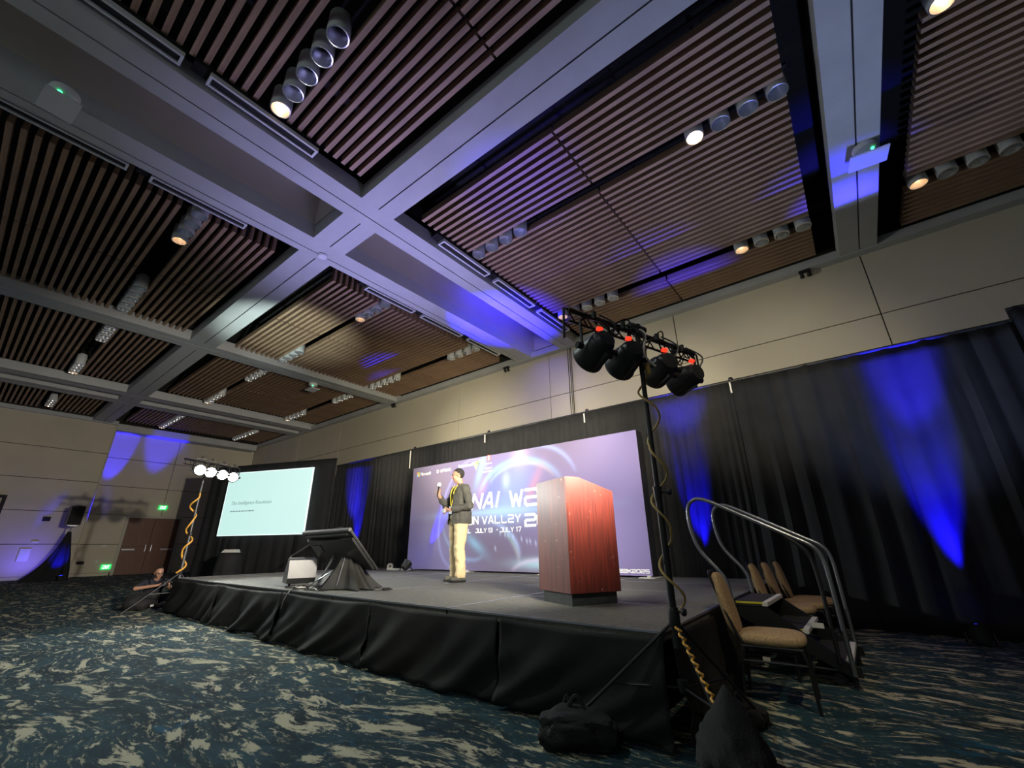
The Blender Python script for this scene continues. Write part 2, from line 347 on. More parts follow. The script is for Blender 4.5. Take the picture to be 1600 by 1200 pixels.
# double door in the far left wall
d1 = empty('door_1', (-30.4, 7.1, 0), kind='structure')
b = MB(); b.box(-.02, .06, -1.25, -1.13, 0, 2.92); b.box(-.02, .06, 1.13, 1.25, 0, 2.92); b.box(-.02, .06, -1.13, 1.13, 2.78, 2.92); b.build('door_frame', M_frame, d1)
for s in (-1, 1):
    b = MB(); y0, y1 = sorted((s*.01, s*1.12)); b.box(-.03, .02, y0, y1, .01, 1.36); b.box(-.03, .02, y0, y1, 1.372, 2.77); leaf = b.build('door_leaf', M_doorw, d1)
    b = MB(); b.box(.06, .10, *sorted((s*.55, s*1.08)), 1.18, 1.24, bev=.01); b.box(.02, .1, *sorted((s*.58, s*.62)), 1.17, 1.25); b.build('push_bar', M_edge, leaf)
    b = MB(); b.tube([(.02, s*.12, 1.12), (.1, s*.12, 1.12), (.1, s*.12, 1.42), (.02, s*.12, 1.42)], .014); b.build('pull_handle', M_edge, leaf)
d2 = empty('door_2', (-29.4, .28, 0), kind='structure')
b = MB(); b.box(-.02, .06, -1.12, -1.0, 0, 3.5); b.box(-.02, .06, 1.0, 1.12, 0, 3.5); b.box(-.02, .06, -1, 1, 3.38, 3.5); b.build('door_frame', M_joint, d2)
b = MB(); b.box(-.03, .02, -.995, -.005, .01, 3.37); b.box(-.03, .02, .005, .995, .01, 3.37); b.build('door_leaf', M_frame, d2)

# ------------------------------------------------------------------ stroke lettering
GL = {'A': [[(0, 0), (.42, 1), (.58, 1), (1, 0)], [(.45, .3), (.8, .3)]], 'E': [[(0, 1), (.9, 1), (1, .9), (1, .75)], [(1, .5), (.1, .5), (0, .4), (0, .12), (.12, 0), (1, 0)]],
 'G': [[(1, 1), (.15, 1), (0, .85), (0, .15), (.15, 0), (1, 0), (1, .45), (.55, .45)]], 'N': [[(0, 0), (0, 1), (1, 0), (1, 1)]], 'I': [[(.5, 0), (.5, 1)]],
 'W': [[(0, 1), (.25, 0), (.5, .75), (.75, 0), (1, 1)]], 'K': [[(0, 0), (0, 1)], [(1, 1), (.15, .5), (1, 0)]], 'S': [[(1, 1), (.1, 1), (0, .9), (0, .6), (.1, .5), (.9, .5), (1, .4), (1, .1), (.9, 0), (0, 0)]],
 'L': [[(0, 1), (0, .12), (.12, 0), (1, 0)]], 'C': [[(1, 1), (.15, 1), (0, .85), (0, .15), (.15, 0), (1, 0)]], 'O': [[(.15, 0), (.85, 0), (1, .15), (1, .85), (.85, 1), (.15, 1), (0, .85), (0, .15), (.15, 0)]],
 'V': [[(0, 1), (.45, 0), (.55, 0), (1, 1)]], 'Y': [[(0, 1), (.5, .45), (1, 1)], [(.5, .45), (.5, 0)]], '2': [[(0, 1), (.9, 1), (1, .9), (1, .6), (.9, .5), (.1, .5), (0, .4), (0, 0), (1, 0)]],
 '0': [[(.15, 0), (.85, 0), (1, .15), (1, .85), (.85, 1), (.15, 1), (0, .85), (0, .15), (.15, 0)]], '5': [[(1, 1), (0, 1), (0, .55), (.9, .55), (1, .45), (1, .1), (.9, 0), (0, 0)]],
 'J': [[(.3, 1), (1, 1), (1, .12), (.88, 0), (.1, 0), (0, .15)]], 'U': [[(0, 1), (0, .12), (.12, 0), (.88, 0), (1, .12), (1, 1)]], '1': [[(.2, .85), (.5, 1), (.5, 0)]], '3': [[(0, 1), (.9, 1), (1, .9), (1, .1), (.9, 0), (0, 0)], [(.3, .5), (1, .5)]],
 '7': [[(0, 1), (1, 1), (.45, 0)]], '-': [[(.3, .5), (.7, .5)]], '#': [[(.3, 0), (.4, 1)], [(.65, 0), (.75, 1)], [(.05, .3), (.95, .3)], [(.1, .7), (1, .7)]],
 'P': [[(0, 0), (0, 1), (.9, 1), (1, .9), (1, .5), (.9, .4), (0, .4)]], 'T': [[(0, 1), (1, 1)], [(.5, 1), (.5, 0)]], 'D': [[(0, 0), (0, 1), (.8, 1), (1, .8), (1, .2), (.8, 0), (0, 0)]],
 'X': [[(0, 0), (1, 1)], [(0, 1), (1, 0)]]}
def strokes(mb, text, u0, u1, v0, v1, th, gap=.28, slant=.12):
    """flat ribbon letters in the local x/z plane, facing -y"""
    wid = [(.12 if c in 'I1' else .45 if c == ' ' else .5 if c == '-' else 1) for c in text]
    unit = (u1-u0)/(sum(wid)+gap*(len(text)-1)); x = u0; H = v1-v0
    for c, wd in zip(text, wid):
        for st in GL.get(c, []):
            P = []
            for a, q in st:
                xx = x + (a if c not in 'I1-' else (a-.5+.06 if c in 'I1' else a*.5)) * unit*(1 if c != '-' else 1)
                P.append((xx + slant*H*(q-.5), v0+q*H))
            for i in range(len(P)-1):
                (x0, z0), (x1, z1) = P[i], P[i+1]; l = math.hypot(x1-x0, z1-z0) or 1; nx, nz = -(z1-z0)/l*th/2, (x1-x0)/l*th/2; ex, ez = (x1-x0)/l*th*.35, (z1-z0)/l*th*.35
                dy = -.00025*(len(mb.f) % 16); mb.add([(x0-ex+nx, dy, z0-ez+nz), (x1+ex+nx, dy, z1+ez+nz), (x1+ex-nx, dy, z1+ez-nz), (x0-ex-nx, dy, z0-ez-nz)], [(0, 1, 2, 3)])
        x += (wd+gap)*unit
def textmesh(name, s, size, material, parent, loc, rot, shear=0, xs=1, extrude=.001, label=None):
    cu = bpy.data.curves.new(name, 'FONT'); cu.body = s; cu.size = size; cu.extrude = extrude; cu.shear = shear; cu.resolution_u = 3
    t = bpy.data.objects.new(name, cu); COL.objects.link(t); bpy.context.view_layer.update()
    me = bpy.data.meshes.new_from_object(t); bpy.data.objects.remove(t); me.materials.clear(); me.materials.append(material)
    o = link(name, me, parent, loc, rot, label=label); o.scale = (xs, 1, 1); return o

# signs and fittings on the left wall
def exit_sign(y, z, label):
    t = empty('exit_sign', (-30.34, y, z), PI/2, label=label, cat='sign')
    b = MB(); b.box(-.2, .2, -.02, .03, -.12, .12, bev=.01); b.build('sign_box', M_green, t)
    b = MB(); strokes(b, 'EXIT', -.13, .13, -.07, .07, .025, .3, 0); o = b.build('letters', M_signw, t); o.location = (0, -.022, 0)
exit_sign(7.28, 3.36, 'green lit exit sign above the brown double door')
exit_sign(5.62, .40, 'green lit exit sign low on the wall left of the double door')
def plate(name, y, z, wy, hz, m, label, x=-29.37, cat='wall fitting', depth=.04):
    b = MB(); b.box(0, depth, -wy/2, wy/2, -hz/2, hz/2, bev=.006); b.box(depth, depth+.008, -wy*.36, wy*.36, -hz*.33, hz*.33)
    return b.build(name, m, None, loc=(x, y, z), label=label, cat=cat)
plate('wall_notice', 2.55, 1.02, .34, .52, M_paper, 'white notice sheet on the left wall left of the speaker')
plate('thermostat', 2.75, 1.55, .22, .09, M_paper, 'small white control plate above the white notice sheet')
plate('wall_box', 2.85, 2.55, .26, .2, M_slot, 'small dark alarm box on the left wall beside the speaker')
plate('floor_box_cover', 4.62, .62, .28, .14, M_slot, 'dark low outlet cover between speaker and double door', x=-30.37)
plate('outlet_plate', 5.2, .66, .12, .12, M_paper, 'small pale outlet plate beside the low exit sign', x=-30.37)
plate('card_reader', 5.3, 1.4, .22, .1, M_paper, 'pale narrow switch plate left of the double door', x=-30.37)

# ------------------------------------------------------------------ slatted ceiling rafts, downlights, diffusers
bays = {'R': (2.12, 8.2, 5.3, 'rightmost bay'), 'B': (-5.80, .58, -2.55, 'bay over lectern'), 'C': (-15.4, -9.18, -12.27, 'bay left of double beam'),
        'D': (-22.3, -16.55, -19.4, 'second bay from left wall'), 'E': (-29.2, -25.5, -27.4, 'bay against left wall')}
rowsF = [('strip past cross beam', 4.47, 9), ('stage middle field', 6.13, 21), ('wall strip', 9.87, 8)]
rowsN = [('strip before cross beam', 1.66, 9), ('field before cross beam', -2.07, 21)]
MS = {}
def slat_mesh(L, up=False):
    k = (round(L, 3), up)
    if k not in MS:
        b = MB(); b.prism([(0, 0), (L, 0), (L, .50), (L-.13, .50), (L-.13, .15), (0, .15)] if up else [(0, 0), (L, 0), (L, .15), (0, .15)], -.036, .036, 'y'); MS[k] = b.mesh('slat', M_slat)
    return MS[k]
for bk, (x0, x1, gap, desc) in bays.items():
    for rows, zone in ((rowsF, ''), (rowsN, '')):
        if bk == 'R' and rows is rowsN: continue
        for rn, y0, n in rows:
            for a, c, sd in ((x0, gap-.02, 'left half'), (gap+.02, x1, 'right half')):
                t = empty('slat_raft', (a, y0, 7.5), label='wood slat raft, %s, %s, %s' % (sd, rn, desc), cat='ceiling raft', group='wood slat ceiling rafts')
                me = slat_mesh(c-a, c == x1 and bk in 'CDE')
                for k in range(n):
                    link('slat', me, t, (0, .161*k, 0))
                for q in (.25, .75):
                    b = MB(); b.box((c-a)*q-.02, (c-a)*q+.02, 0, .161*(n-1), .15, .19)
                    b.tube([((c-a)*q, .161*(n-1)/2, .18), ((c-a)*q, .161*(n-1)/2, 1.2)], .008, 6); b.build('hanger', M_slot, t)
b = MB(); b.lathe([(.145, 0), (.146, .02), (.146, .36), (.10, .42)], 24, cap=False); b.lathe([(.10, .42), (.02, .421)], 24); can_me = b.mesh('can_housing', M_white, True)
b = MB(); b.lathe([(.145, 0), (.128, -.003), (.124, .02), (.10, .14), (.05, .26)], 24, cap=False); b.lathe([(.05, .26), (.001, .262)], 24); refl_me = b.mesh('reflector', M_alu, True)
b = MB(); b.lathe([(.045, .245), (.06, .225), (.045, .205), (.002, .20)], 16); bulb_me = b.mesh('lamp', M_slot, True)
b = MB(); b.lathe([(.045, .245), (.06, .225), (.045, .205), (.002, .20)], 16); bulbon_me = b.mesh('lamp', M_lampWarm, True)
CLB = []
def cluster(x, y, n, lit, label):
    t = empty('downlight_cluster', (x, y, 7.42), label=label, cat='downlight', group='clustered downlights')
    b = MB(); b.box(-.2, .4*(n-1)+.2, -.03, .03, .42, .47); b.tube([(.2, 0, .47), (.2, 0, 1.25)], .012, 6); b.build('mounting_bar', M_slot, t)
    for k in range(n):
        c = link('can_housing', can_me, t, (.4*k, 0, 0)); link('reflector', refl_me, c)
        on = lit and k == 0; link('lamp', bulbon_me if on else bulb_me, c)
    if lit:
        l = bpy.data.lights.new('downlight', 'POINT'); l.energy = {1: 1.6, 2: 9}[lit]; l.color = (1, .55, .25); l.shadow_soft_size = .03
        o = bpy.data.objects.new('downlight', l); COL.objects.link(o); o.location = (x, y, 7.60)
spec = [('B', -5.56, 5.944, 4, 0), ('B', -.73, 5.944, 4, 2), ('B', -.75, 9.61, 4, 1), ('B', -5.56, 9.61, 5, 1), ('R', 2.29, 9.61, 4, 1), ('R', 2.28, 5.944, 4, 1),
        ('B', -5.57, 1.45, 5, 1), ('C', -10.28, 5.944, 4, 1), ('C', -15.07, 5.944, 4, 0), ('C', -10.25, 9.61, 4, 0), ('C', -14.93, 9.61, 5, 0), ('C', -10.3, 1.48, 4, 1), ('C', -14.86, 1.46, 5, 0),
        ('D', -17.92, 5.944, 5, 0), ('D', -22.3, 5.944, 5, 1), ('D', -17.83, 9.61, 5, 0), ('D', -22.4, 9.61, 5, 1), ('D', -17.8, 1.5, 4, 0), ('D', -22.1, 1.45, 4, 1),
        ('E', -29.0, 5.944, 5, 1), ('E', -28.3, 1.5, 4, 1), ('E', -26.9, 5.944, 4, 0), ('E', -29.1, 9.61, 5, 0), ('E', -26.9, 9.61, 3, 0)]
seen = {}
for bk, x, y, n, lit in spec:
    dsc = bays[bk][3]
    row = 'row before cross beam' if y < 3 else 'row over stage' if y < 8 else 'row by back wall'
    lr = 'left' if x < bays[bk][2] else 'right'
    cluster(x, y, n, lit, '%d downlights in line, %s, %s end, %s' % (n, row, lr, dsc) + (', lit' if lit else ''))
def diffuser(x, y0, y1, label):
    t = empty('air_diffuser', (x, y0, 7.36), label=label, cat='air vent', group='linear slot diffusers along the double beam')
    L = y1-y0; b = MB(); wd = .1
    b.box(-wd, -wd+.035, 0, L, 0, .07); b.box(wd-.035, wd, 0, L, 0, .07); b.box(-wd+.035, wd-.035, 0, .035, 0, .07); b.box(-wd+.035, wd-.035, L-.035, L, 0, .07); b.build('frame', M_white, t)
    b = MB(); b.box(-wd+.035, wd-.035, .035, L-.035, .03, .075); b.build('slot', M_slot, t)
    b = MB(); b.box(-wd, wd, -.2, L+.0, .075, .5); b.build('duct_box', M_dark, t)
for x, sd in ((-5.87, 'right side'), (-8.65, 'left side')):
    for y0, y1, nm in ((-3.2, -1.6, 'nearest the camera'), (-1.3, .28, 'second from the camera'), (.59, 2.18, 'just before the cross beam'), (5.05, 6.6, 'first past the cross beam'), (6.9, 8.5, 'second past the cross beam'), (8.82, 10.35, 'closest to the back wall')):
        diffuser(x, y0, y1, 'white framed slot diffuser, %s of double beam, %s' % (sd, nm))
def sensor(x, y, label, rz=0):
    t = empty('ceiling_projector_mount', (x, y, ZC), rz, label=label, cat='ceiling fitting')
    b = MB(); b.lathe([(.16, 0), (.17, -.03), (.15, -.09), (.06, -.13), (.01, -.135)], 20); b.build('dome', M_white, t, True)
    b = MB(); b.lathe([(.03, 0), (.028, -.012), (.001, -.014)], 10, Matrix.Translation((.08, -.05, -.11))); b.build('indicator', M_greenled, t)
    b = MB(); b.box(-.26, .26, -.19, .19, -.27, -.245, bev=.01); b.box(-.03, .03, -.03, .03, -.245, -.1); b.build('plate', M_white, t)
sensor(-7.95+.35, -.62, 'white domed access unit with hanging plate near the camera end of the double beam', .1)
sensor(-16.0, 7.6, 'white domed access unit with hanging plate on the thin beam far left')
sensor(1.45, 7.8, 'white domed access unit with hanging plate on the right-hand beam', .1)
b = MB(); b.lathe([(.10, 0), (.11, -.02), (.09, -.05), (.02, -.06)], 20); b.build('smoke_detector', M_white, None, True, loc=(-8.19, 3.62, ZC), label='round white smoke detector at the crossing of the beams', cat='detector')
def track_spot(x, label):
    t = empty('track_light', (x, YW-.16, ZC-.02), label=label, cat='light')
    b = MB(); b.box(-.12, .12, -.04, .04, -.05, 0); b.build('track', M_slot, t)
    for s in (-.07, .07):
        b = MB(); b.lathe([(.03, 0), (.045, -.1), (.04, -.13)], 12, Matrix.Translation((s, 0, -.05)) @ Matrix.Rotation(.5, 4, 'X')); b.build('head', M_slot, t, True)
track_spot(.28, 'small black twin light on the wall ledge right of the lectern bay')
track_spot(-8.98, 'small black light hanging at the wall ledge left of the lighting stand')
track_spot(-15.9+.3, 'small black light at the wall ledge at the end of the thin beam')
# cables hanging down the back wall
b = MB()
for k, dx in enumerate((0, .07, .12)): b.tube([(dx, 0, 0), (dx, -.01, -1.6), (dx+.01, -.03, -3.6)], .012, 6)
b.build('hanging_cables', M_blk_cable, None, True, loc=(-6.44, YW-.05, ZC-.02), label='three dark cables hanging from the ceiling down the pale back wall', cat='cable')

# ------------------------------------------------------------------ drapes
def drape(name, p0, p1, zt, zb, pitch, amp, label, seed=0, group='black drapes behind the stage', m=None, nz=14, gather=.5):
    """one hanging curtain with pleats; p0,p1 are floor points (x,y)"""
    p0 = Vector((*p0, 0)); p1 = Vector((*p1, 0)); e = (p1-p0); W = e.length; e.normalize(); nrm = Vector((e.y, -e.x, 0))
    nx = max(8, int(W/pitch*8)); rg = random.Random(seed); ph = rg.random()*9
    b = MB(); vs = []; fs = []
    for i in range(nx+1):
        s = i/nx*W
        u = s/pitch + .55*noise.noise(Vector((s*.9/pitch*.35, seed, 0)))*2
        wv = math.sin(2*PI*u) + .35*math.sin(2*PI*u*2.3+ph)
        a2 = amp*(.6+.8*abs(noise.noise(Vector((s*.5/pitch, seed+5, 0)))))
        for k in range(nz+1):
            t = k/nz; z = zt+(zb-zt)*t
            amt = a2*(gather+(1-gather)*min(1, t*1.6))
            lean = .25*pitch*noise.noise(Vector((s/pitch*.3, t*1.5, seed+9)))
            d = wv*amt + .4*amp*noise.noise(Vector((s/pitch*.6, t*2.2, seed+3)))
            vs.append(p0 + e*(s+lean*t) + nrm*d + Vector((0, 0, z + (.012*math.sin(2*PI*u)*(1 if k == nz else 0)))))
    for i in range(nx):
        for k in range(nz):
            a = i*(nz+1)+k; fs.append((a, a+1, a+nz+2, a+nz+1))
    c = (p0+p1)/2
    b.add([v-c for v in vs], fs)
    t = empty(name, c, label=label, cat='curtain', group=group)
    o = b.build('cloth', m or M_vel, t, True)
    mod = o.modifiers.new('thick', 'SOLIDIFY'); mod.thickness = .004
    b = MB(); b.tube([p0-c+Vector((0, 0, zt-.02)), p1-c+Vector((0, 0, zt-.02))], .025, 8)
    b.build('rod', M_black, t)
    return t
YD = 8.05
posts = [-14.15, -10.08, -7.14, -4.25, -1.30, 2.17]
for i in range(4):
    x0, x1 = posts[i], posts[i+1]
    nm = ['black drape behind the stage beside the angled screen', 'black pleated drape behind the left edge of the printed backdrop', 'black pleated drape above the middle of the printed backdrop', 'black pleated drape above the right end of the printed backdrop'][i]
    drape('drape', (x0, YD), (x1, YD), 3.88, .03, .17 if i else .22, .022, nm, i+1)
drape('drape', (-1.30, YD), (2.17, YD), 3.88, .03, .34, .05, 'black loosely folded drape right of the stage behind the steps', 11, nz=18)
drape('drape', (2.17, YD+.02), (6.2, YD+.02), 4.05, .03, .6, .08, 'taller black drape at the far right edge', 12, nz=18)
drape('drape', (-4.3, YD+.12), (-1.2, YD+.12), 3.86, .03, .3, .04, 'second black drape layer just right of the printed backdrop', 14)
for i, x in enumerate(posts[1:5]):
    t = empty('drape_post', (x, YD+.10, 0), label='slim upright holding the drapes, ' + ['above the left edge of the backdrop', 'above the speaking man', 'above the right part of the backdrop', 'behind the near lighting stand'][i], cat='post')
    b = MB(); b.tube([(0, 0, 0.02), (0, 0, 3.90)], .022, 8); b.build('pole', M_black, t)
    b = MB(); b.lathe([(.035, 3.88), (.045, 3.92), (.03, 3.96), (.005, 3.97)], 10); b.build('cap', M_black, t)
    b = MB(); L = .52 if i == 0 else .2; b.box(-.012, .012, -.165, -.15, 3.82-L, 3.82); b.build('label_strip', M_tape, t)
# angled side drape with its projection
A21 = math.radians(21); e2 = Vector((math.cos(A21), math.sin(A21), 0)); n2 = Vector((math.sin(A21), -math.cos(A21), 0))
PS = Vector((-14.1, 7.98, 0)); PE = PS - e2*5.65
drape('drape', (PE.x, PE.y), (PS.x, PS.y), 4.12, .03, .5, .035, 'angled black drape around the projected slide', 21)
scr = empty('projection_screen', PS - e2*.85 + n2*.14, A21, label='lit pale teal projection screen in front of the angled black drape', cat='screen')
SW = 3.74
b = MB(); b.box(-SW, 0, -.01, .02, 1.62, 3.80); b.build('screen_surface', M_screen, scr)
b = MB(); b.box(-SW-.03, -SW, -.015, .03, 1.59, 3.83); b.box(0, .03, -.015, .03, 1.59, 3.83); b.box(-SW, 0, -.015, .03, 3.80, 3.83); b.box(-SW, 0, -.015, .03, 1.59, 1.62); b.build('border', M_scredge, scr)
for x in (-SW+.3, -.3):
    b = MB(); b.box(x-.03, x+.03, .02, .06, 0, 1.6); b.box(x-.3, x+.3, .0, .08, 0, .03); b.build('screen_leg', M_black, scr)
textmesh('slide_title', 'The Intelligence Revolution', .175, M_ink, scr, (-SW+.32, -.014, 2.66), (PI/2, 0, 0), shear=.25, xs=.95)
b = MB()
rg = random.Random(3); x = -SW+.36
while x < -SW+1.45:
    l = rg.uniform(.05, .16); b.box(x, x+l, -.013, -.011, 2.41, 2.45); x += l+.03
b.build('slide_caption', M_ink, scr)

# ------------------------------------------------------------------ printed backdrop
BW, BH = 6.3, 2.48
bd = empty('backdrop', (-9.22, 7.45, .61), label='wide lavender printed event backdrop standing along the back of the stage', cat='backdrop')
nu, nv = 360, 142
U, V = np.meshgrid(np.linspace(0, BW, nu+1), np.linspace(0, BH, nv+1))
base = np.zeros((nv+1, nu+1, 3))
def S(a, b_, x): t = np.clip((x-a)/(b_-a), 0, 1); return t*t*(3-2*t)
c_gray = np.array([.155, .125, .205]); c_lav = np.array([.24, .20, .46]); c_blue = np.array([.13, .17, .55]); c_hi = np.array([.38, .55, .85])
wgt = (.5+.5*np.sin(U*1.1+V*1.7+1.0))*.55
base += c_gray*(1-wgt[..., None]) + c_lav*wgt[..., None]
wr = S(4.3, 6.2, U)*.75*S(-.6, 1.8, V+.2*U-.6); base = base*(1-wr[..., None]) + c_lav*wr[..., None]
def blob(cu, cv, ru, rv, col, a, rot=0, p=1.0):
    global base
    c, s = math.cos(rot), math.sin(rot); x = (U-cu)*c+(V-cv)*s; y = -(U-cu)*s+(V-cv)*c
    m = a*np.exp(-((x/ru)**2+(y/rv)**2)**p); base = base*(1-m[..., None]) + np.array(col)*m[..., None]
def arc(cu, cv, ru, rv, th, col, a, t0=0, t1=360, rot=0, col2=None):
    """soft band along an ellipse between two angles"""
    global base
    c, s = math.cos(rot), math.sin(rot); x = (U-cu)*c+(V-cv)*s; y = -(U-cu)*s+(V-cv)*c
    d = np.abs(np.sqrt((x/ru)**2+(y/rv)**2)-1)*min(ru, rv)
    an = np.degrees(np.arctan2(y/rv, x/ru)) % 360; span = (t1-t0)
    rel = ((an-t0) % 360)/span if span < 360 else np.full_like(an, .5)
    env = np.where(rel <= 1, np.sin(np.clip(rel, 0, 1)*PI)**.5, 0) if span < 360 else 1
    thv = th*(.5+.5*env) if span < 360 else th
    m = a*np.exp(-(d/thv)**2)*env
    cc = np.array(col)
    if col2 is not None: cc = np.array(col)*(1-np.clip(rel, 0, 1))[..., None]+np.array(col2)*np.clip(rel, 0, 1)[..., None]
    base = base*(1-m[..., None]) + cc*m[..., None]
blob(1.4, 1.9, .9, .5, (.24, .18, .24), .5); blob(.9, .4, 1.2, .5, (.22, .19, .38), .5)
blob(2.85, 1.72, .55, .38, c_blue, .75, .5); blob(3.3, 1.5, .75, .28, (.18, .26, .62), .6, .6); blob(3.5, 1.95, .30, .42, (.2, .26, .62), .6, -.5); blob(2.5, 1.75, .12, .3, (.42, .24, .46), .6, -.5)
blob(3.6, 2.40, .22, .25, (.45, .36, .55), .7); blob(3.2, 1.85, .10, .18, (.36, .5, .85), .6)
arc(1.95, 1.25, .78, 1.25, .035, (.34, .36, .75), .5, 40, 320, -.35); arc(2.05, 1.45, .70, 1.15, .028, (.35, .55, .9), .55, 300, 80, -.35)
blob(2.45, 2.2, .10, .45, (.30, .52, .85), .6, -.35)
arc(3.55, 1.45, 1.15, .82, .06, (.28, .40, .76), .6, 15, 165, 0, (.25, .60, .80)); arc(3.6, 1.45, 1.02, .74, .04, (.50, .36, .38), .5, 30, 150, 0, (.30, .62, .55))
arc(4.05, 1.5, 1.0, 1.0, .05, (.30, .38, .80), .55, 20, 100, 0)
blob(3.9, 1.6, .10, .5, (.5, .22, .32), .5, -.5)
arc(2.55, .25, 1.0, .75, .045, (.36, .48, .85), .7, 0, 75); arc(2.7, .05, .85, .85, .05, (.50, .38, .50), .5, 5, 60, 0, (.2, .55, .5))
arc(1.95, .75, .75, .45, .04, (.28, .45, .75), .5, 200, 350, -.5); blob(2.3, .55, .35, .10, (.24, .50, .75), .6, -.6)
blob(4.0, .16, .6, .10, (.35, .55, .70), .8, .0); arc(4.1, -.1, .8, .33, .04, (.55, .50, .7), .7, 20, 160)
blob(3.1, 1.2, 1.7, .09, (.36, .56, .85), .65); blob(3.35, 1.18, .7, .28, (.30, .46, .85), .55)
for k in range(12):
    x = 2.9+(k*.618 % 1)*1.5; y = .45+(k*.377 % 1)*.35; blob(x, y, .018, .05, (.5, .55, .85), .7, .2)
for k in range(0):
    x = 2.1+(k*.618 % 1)*2.0; y = 1.30+(k*.271 % 1)*.16; blob(x, y, .03, .09, (.12, .11, .38), .6, -.5)
blob(.98, .85, .10, .55, (.05, .02, .55), .30, -.35)  # blue streak of the stage uplight painted into the print colours
vv = np.stack([U, np.zeros_like(U), V], -1).reshape(-1, 3)
fs = [(r*(nu+1)+c, r*(nu+1)+c+1, (r+1)*(nu+1)+c+1, (r+1)*(nu+1)+c) for r in range(nv) for c in range(nu)]
me = bpy.data.meshes.new('printed_fabric'); me.from_pydata(vv.tolist(), [], fs)
ca = me.color_attributes.new('print', 'FLOAT_COLOR', 'POINT')
ca.data.foreach_set('color', np.concatenate([np.clip(base, 0, 1), np.ones((nv+1, nu+1, 1))], -1).astype(np.float32).ravel())
m = bpy.data.materials.new('printed fabric'); m.use_nodes = True; at = m.node_tree.nodes.new('ShaderNodeAttribute'); at.attribute_name = 'print'
pb = m.node_tree.nodes['Principled BSDF']; pb.inputs['Roughness'].default_value = .7; pb.inputs['Specular IOR Level'].default_value = .3
m.node_tree.links.new(at.outputs['Color'], pb.inputs['Base Color']); me.materials.append(m)
link('printed_fabric', me, bd, (0, .004, .03))
b = MB(); b.box(0, BW, .01, .26, .03, BH+.03); b.build('frame_box', M_vel, bd)
for i, x in enumerate((.06, 2.1, 4.2, BW-.06)):
    b = MB(); b.box(x-.14, x+.14, -.12, .30, 0, .012, bev=.004); b.box(x-.03, x+.03, -.02, .05, .012, .04); b.build('foot', M_tape, bd)
def words(s, u0, u1, v0, v1, th, gap=.28, slant=.0, nm='lettering'):
    b = MB(); strokes(b, s, u0-.08, u1-.08, v0, v1, th, gap, slant); o = b.build(nm, M_text, bd); o.location = (0, .001, .0)
# GENAI WEEK / SILICON VALLEY 2025 / JULY 13 - JULY 17
words('GE', 1.70, 2.12, 1.345, 1.645, .062, .30, .25); words('NAI', 2.30, 3.06, 1.345, 1.645, .062, .42, .25); words('WEEK', 3.40, 4.95, 1.325, 1.635, .062, .26, .0)
words('SILIC', 1.72, 2.08, 1.0, 1.155, .032, .35); words('ON', 2.17, 2.47, 1.0, 1.155, .034, .35); words('VALLEY', 2.60, 3.67, 1.0, 1.145, .032, .42); words('2025', 3.80, 5.0, .915, 1.13, .055, .25)
words('LL', 2.08, 2.24, .815, .895, .022, .4); words('JULY 13', 2.40, 2.89, .815, .895, .020, .4); words('-', 3.0, 3.07, .82, .90, .022); words('JULY 17', 3.12, 3.68, .81, .895, .020, .4)
words('#GENAIWEEK2025', 5.30, 6.33, .075, .125, .016, .3)
RX = (PI/2, 0, 0)
cols4 = [((.38, -.004), (.75, .2, .06)), ((.38, 1), (.3, .55, .1)), ((.38, 2), (.1, .35, .75)), ((.38, 3), (.85, .6, .08))]
for k, c in enumerate(((.75, .2, .06), (.3, .55, .1), (.1, .35, .75), (.85, .6, .08))):
    b = MB(); x = .155+.058*(k % 2); z = 2.335-.058*(k//2); b.box(x, x+.052, -.004, -.001, z, z+.052); b.build('logo_square', mat('logo tint %d' % k, c, .6), bd)
textmesh('sponsor_name', 'Microsoft', .125, M_text, bd, (.30, -.003, 2.285), RX, xs=.85)
b = MB(); b.lathe([(.05, 0), (.032, .001)], 5, Matrix.Translation((.97, -.003, 2.33)) @ Matrix.Rotation(PI/2, 4, 'X'), cap=False); b.build('logo_ring', M_text, bd)
textmesh('sponsor_name', 'GPTDAO', .115, M_text, bd, (1.06, -.003, 2.29), RX, xs=.85)
textmesh('sponsor_name', 'GenerativeAI', .115, M_text, bd, (1.70, -.003, 2.33), RX, xs=.82)
b = MB(); b.prism([(2.18, 2.42), (2.42, 2.42), (2.30, 2.21)], -.004, -.001); b.build('logo_triangle', mat('logo tint 5', (.30, .45, .22), .6, var=.8, vscale=9), bd)
b = MB(); b.prism([(2.66, 2.38), (2.74, 2.38), (2.76, 2.45), (2.74, 2.52), (2.66, 2.52), (2.64, 2.45)], -.004, -.001); b.build('crest', mat('crest red', (.5, .12, .10), .6), bd)
b = MB(); b.box(2.675, 2.725, -.005, -.003, 2.40, 2.50); b.build('crest_detail', M_text, bd)
textmesh('sponsor_name', 'Stanford', .055, M_text, bd, (2.60, -.003, 2.31), RX)
textmesh('sponsor_name', 'Stanford', .065, M_text, bd, (2.57, -.003, 2.20), RX)
textmesh('sponsor_name', 'Independent', .065, M_text, bd, (2.50, -.003, 2.13), RX)

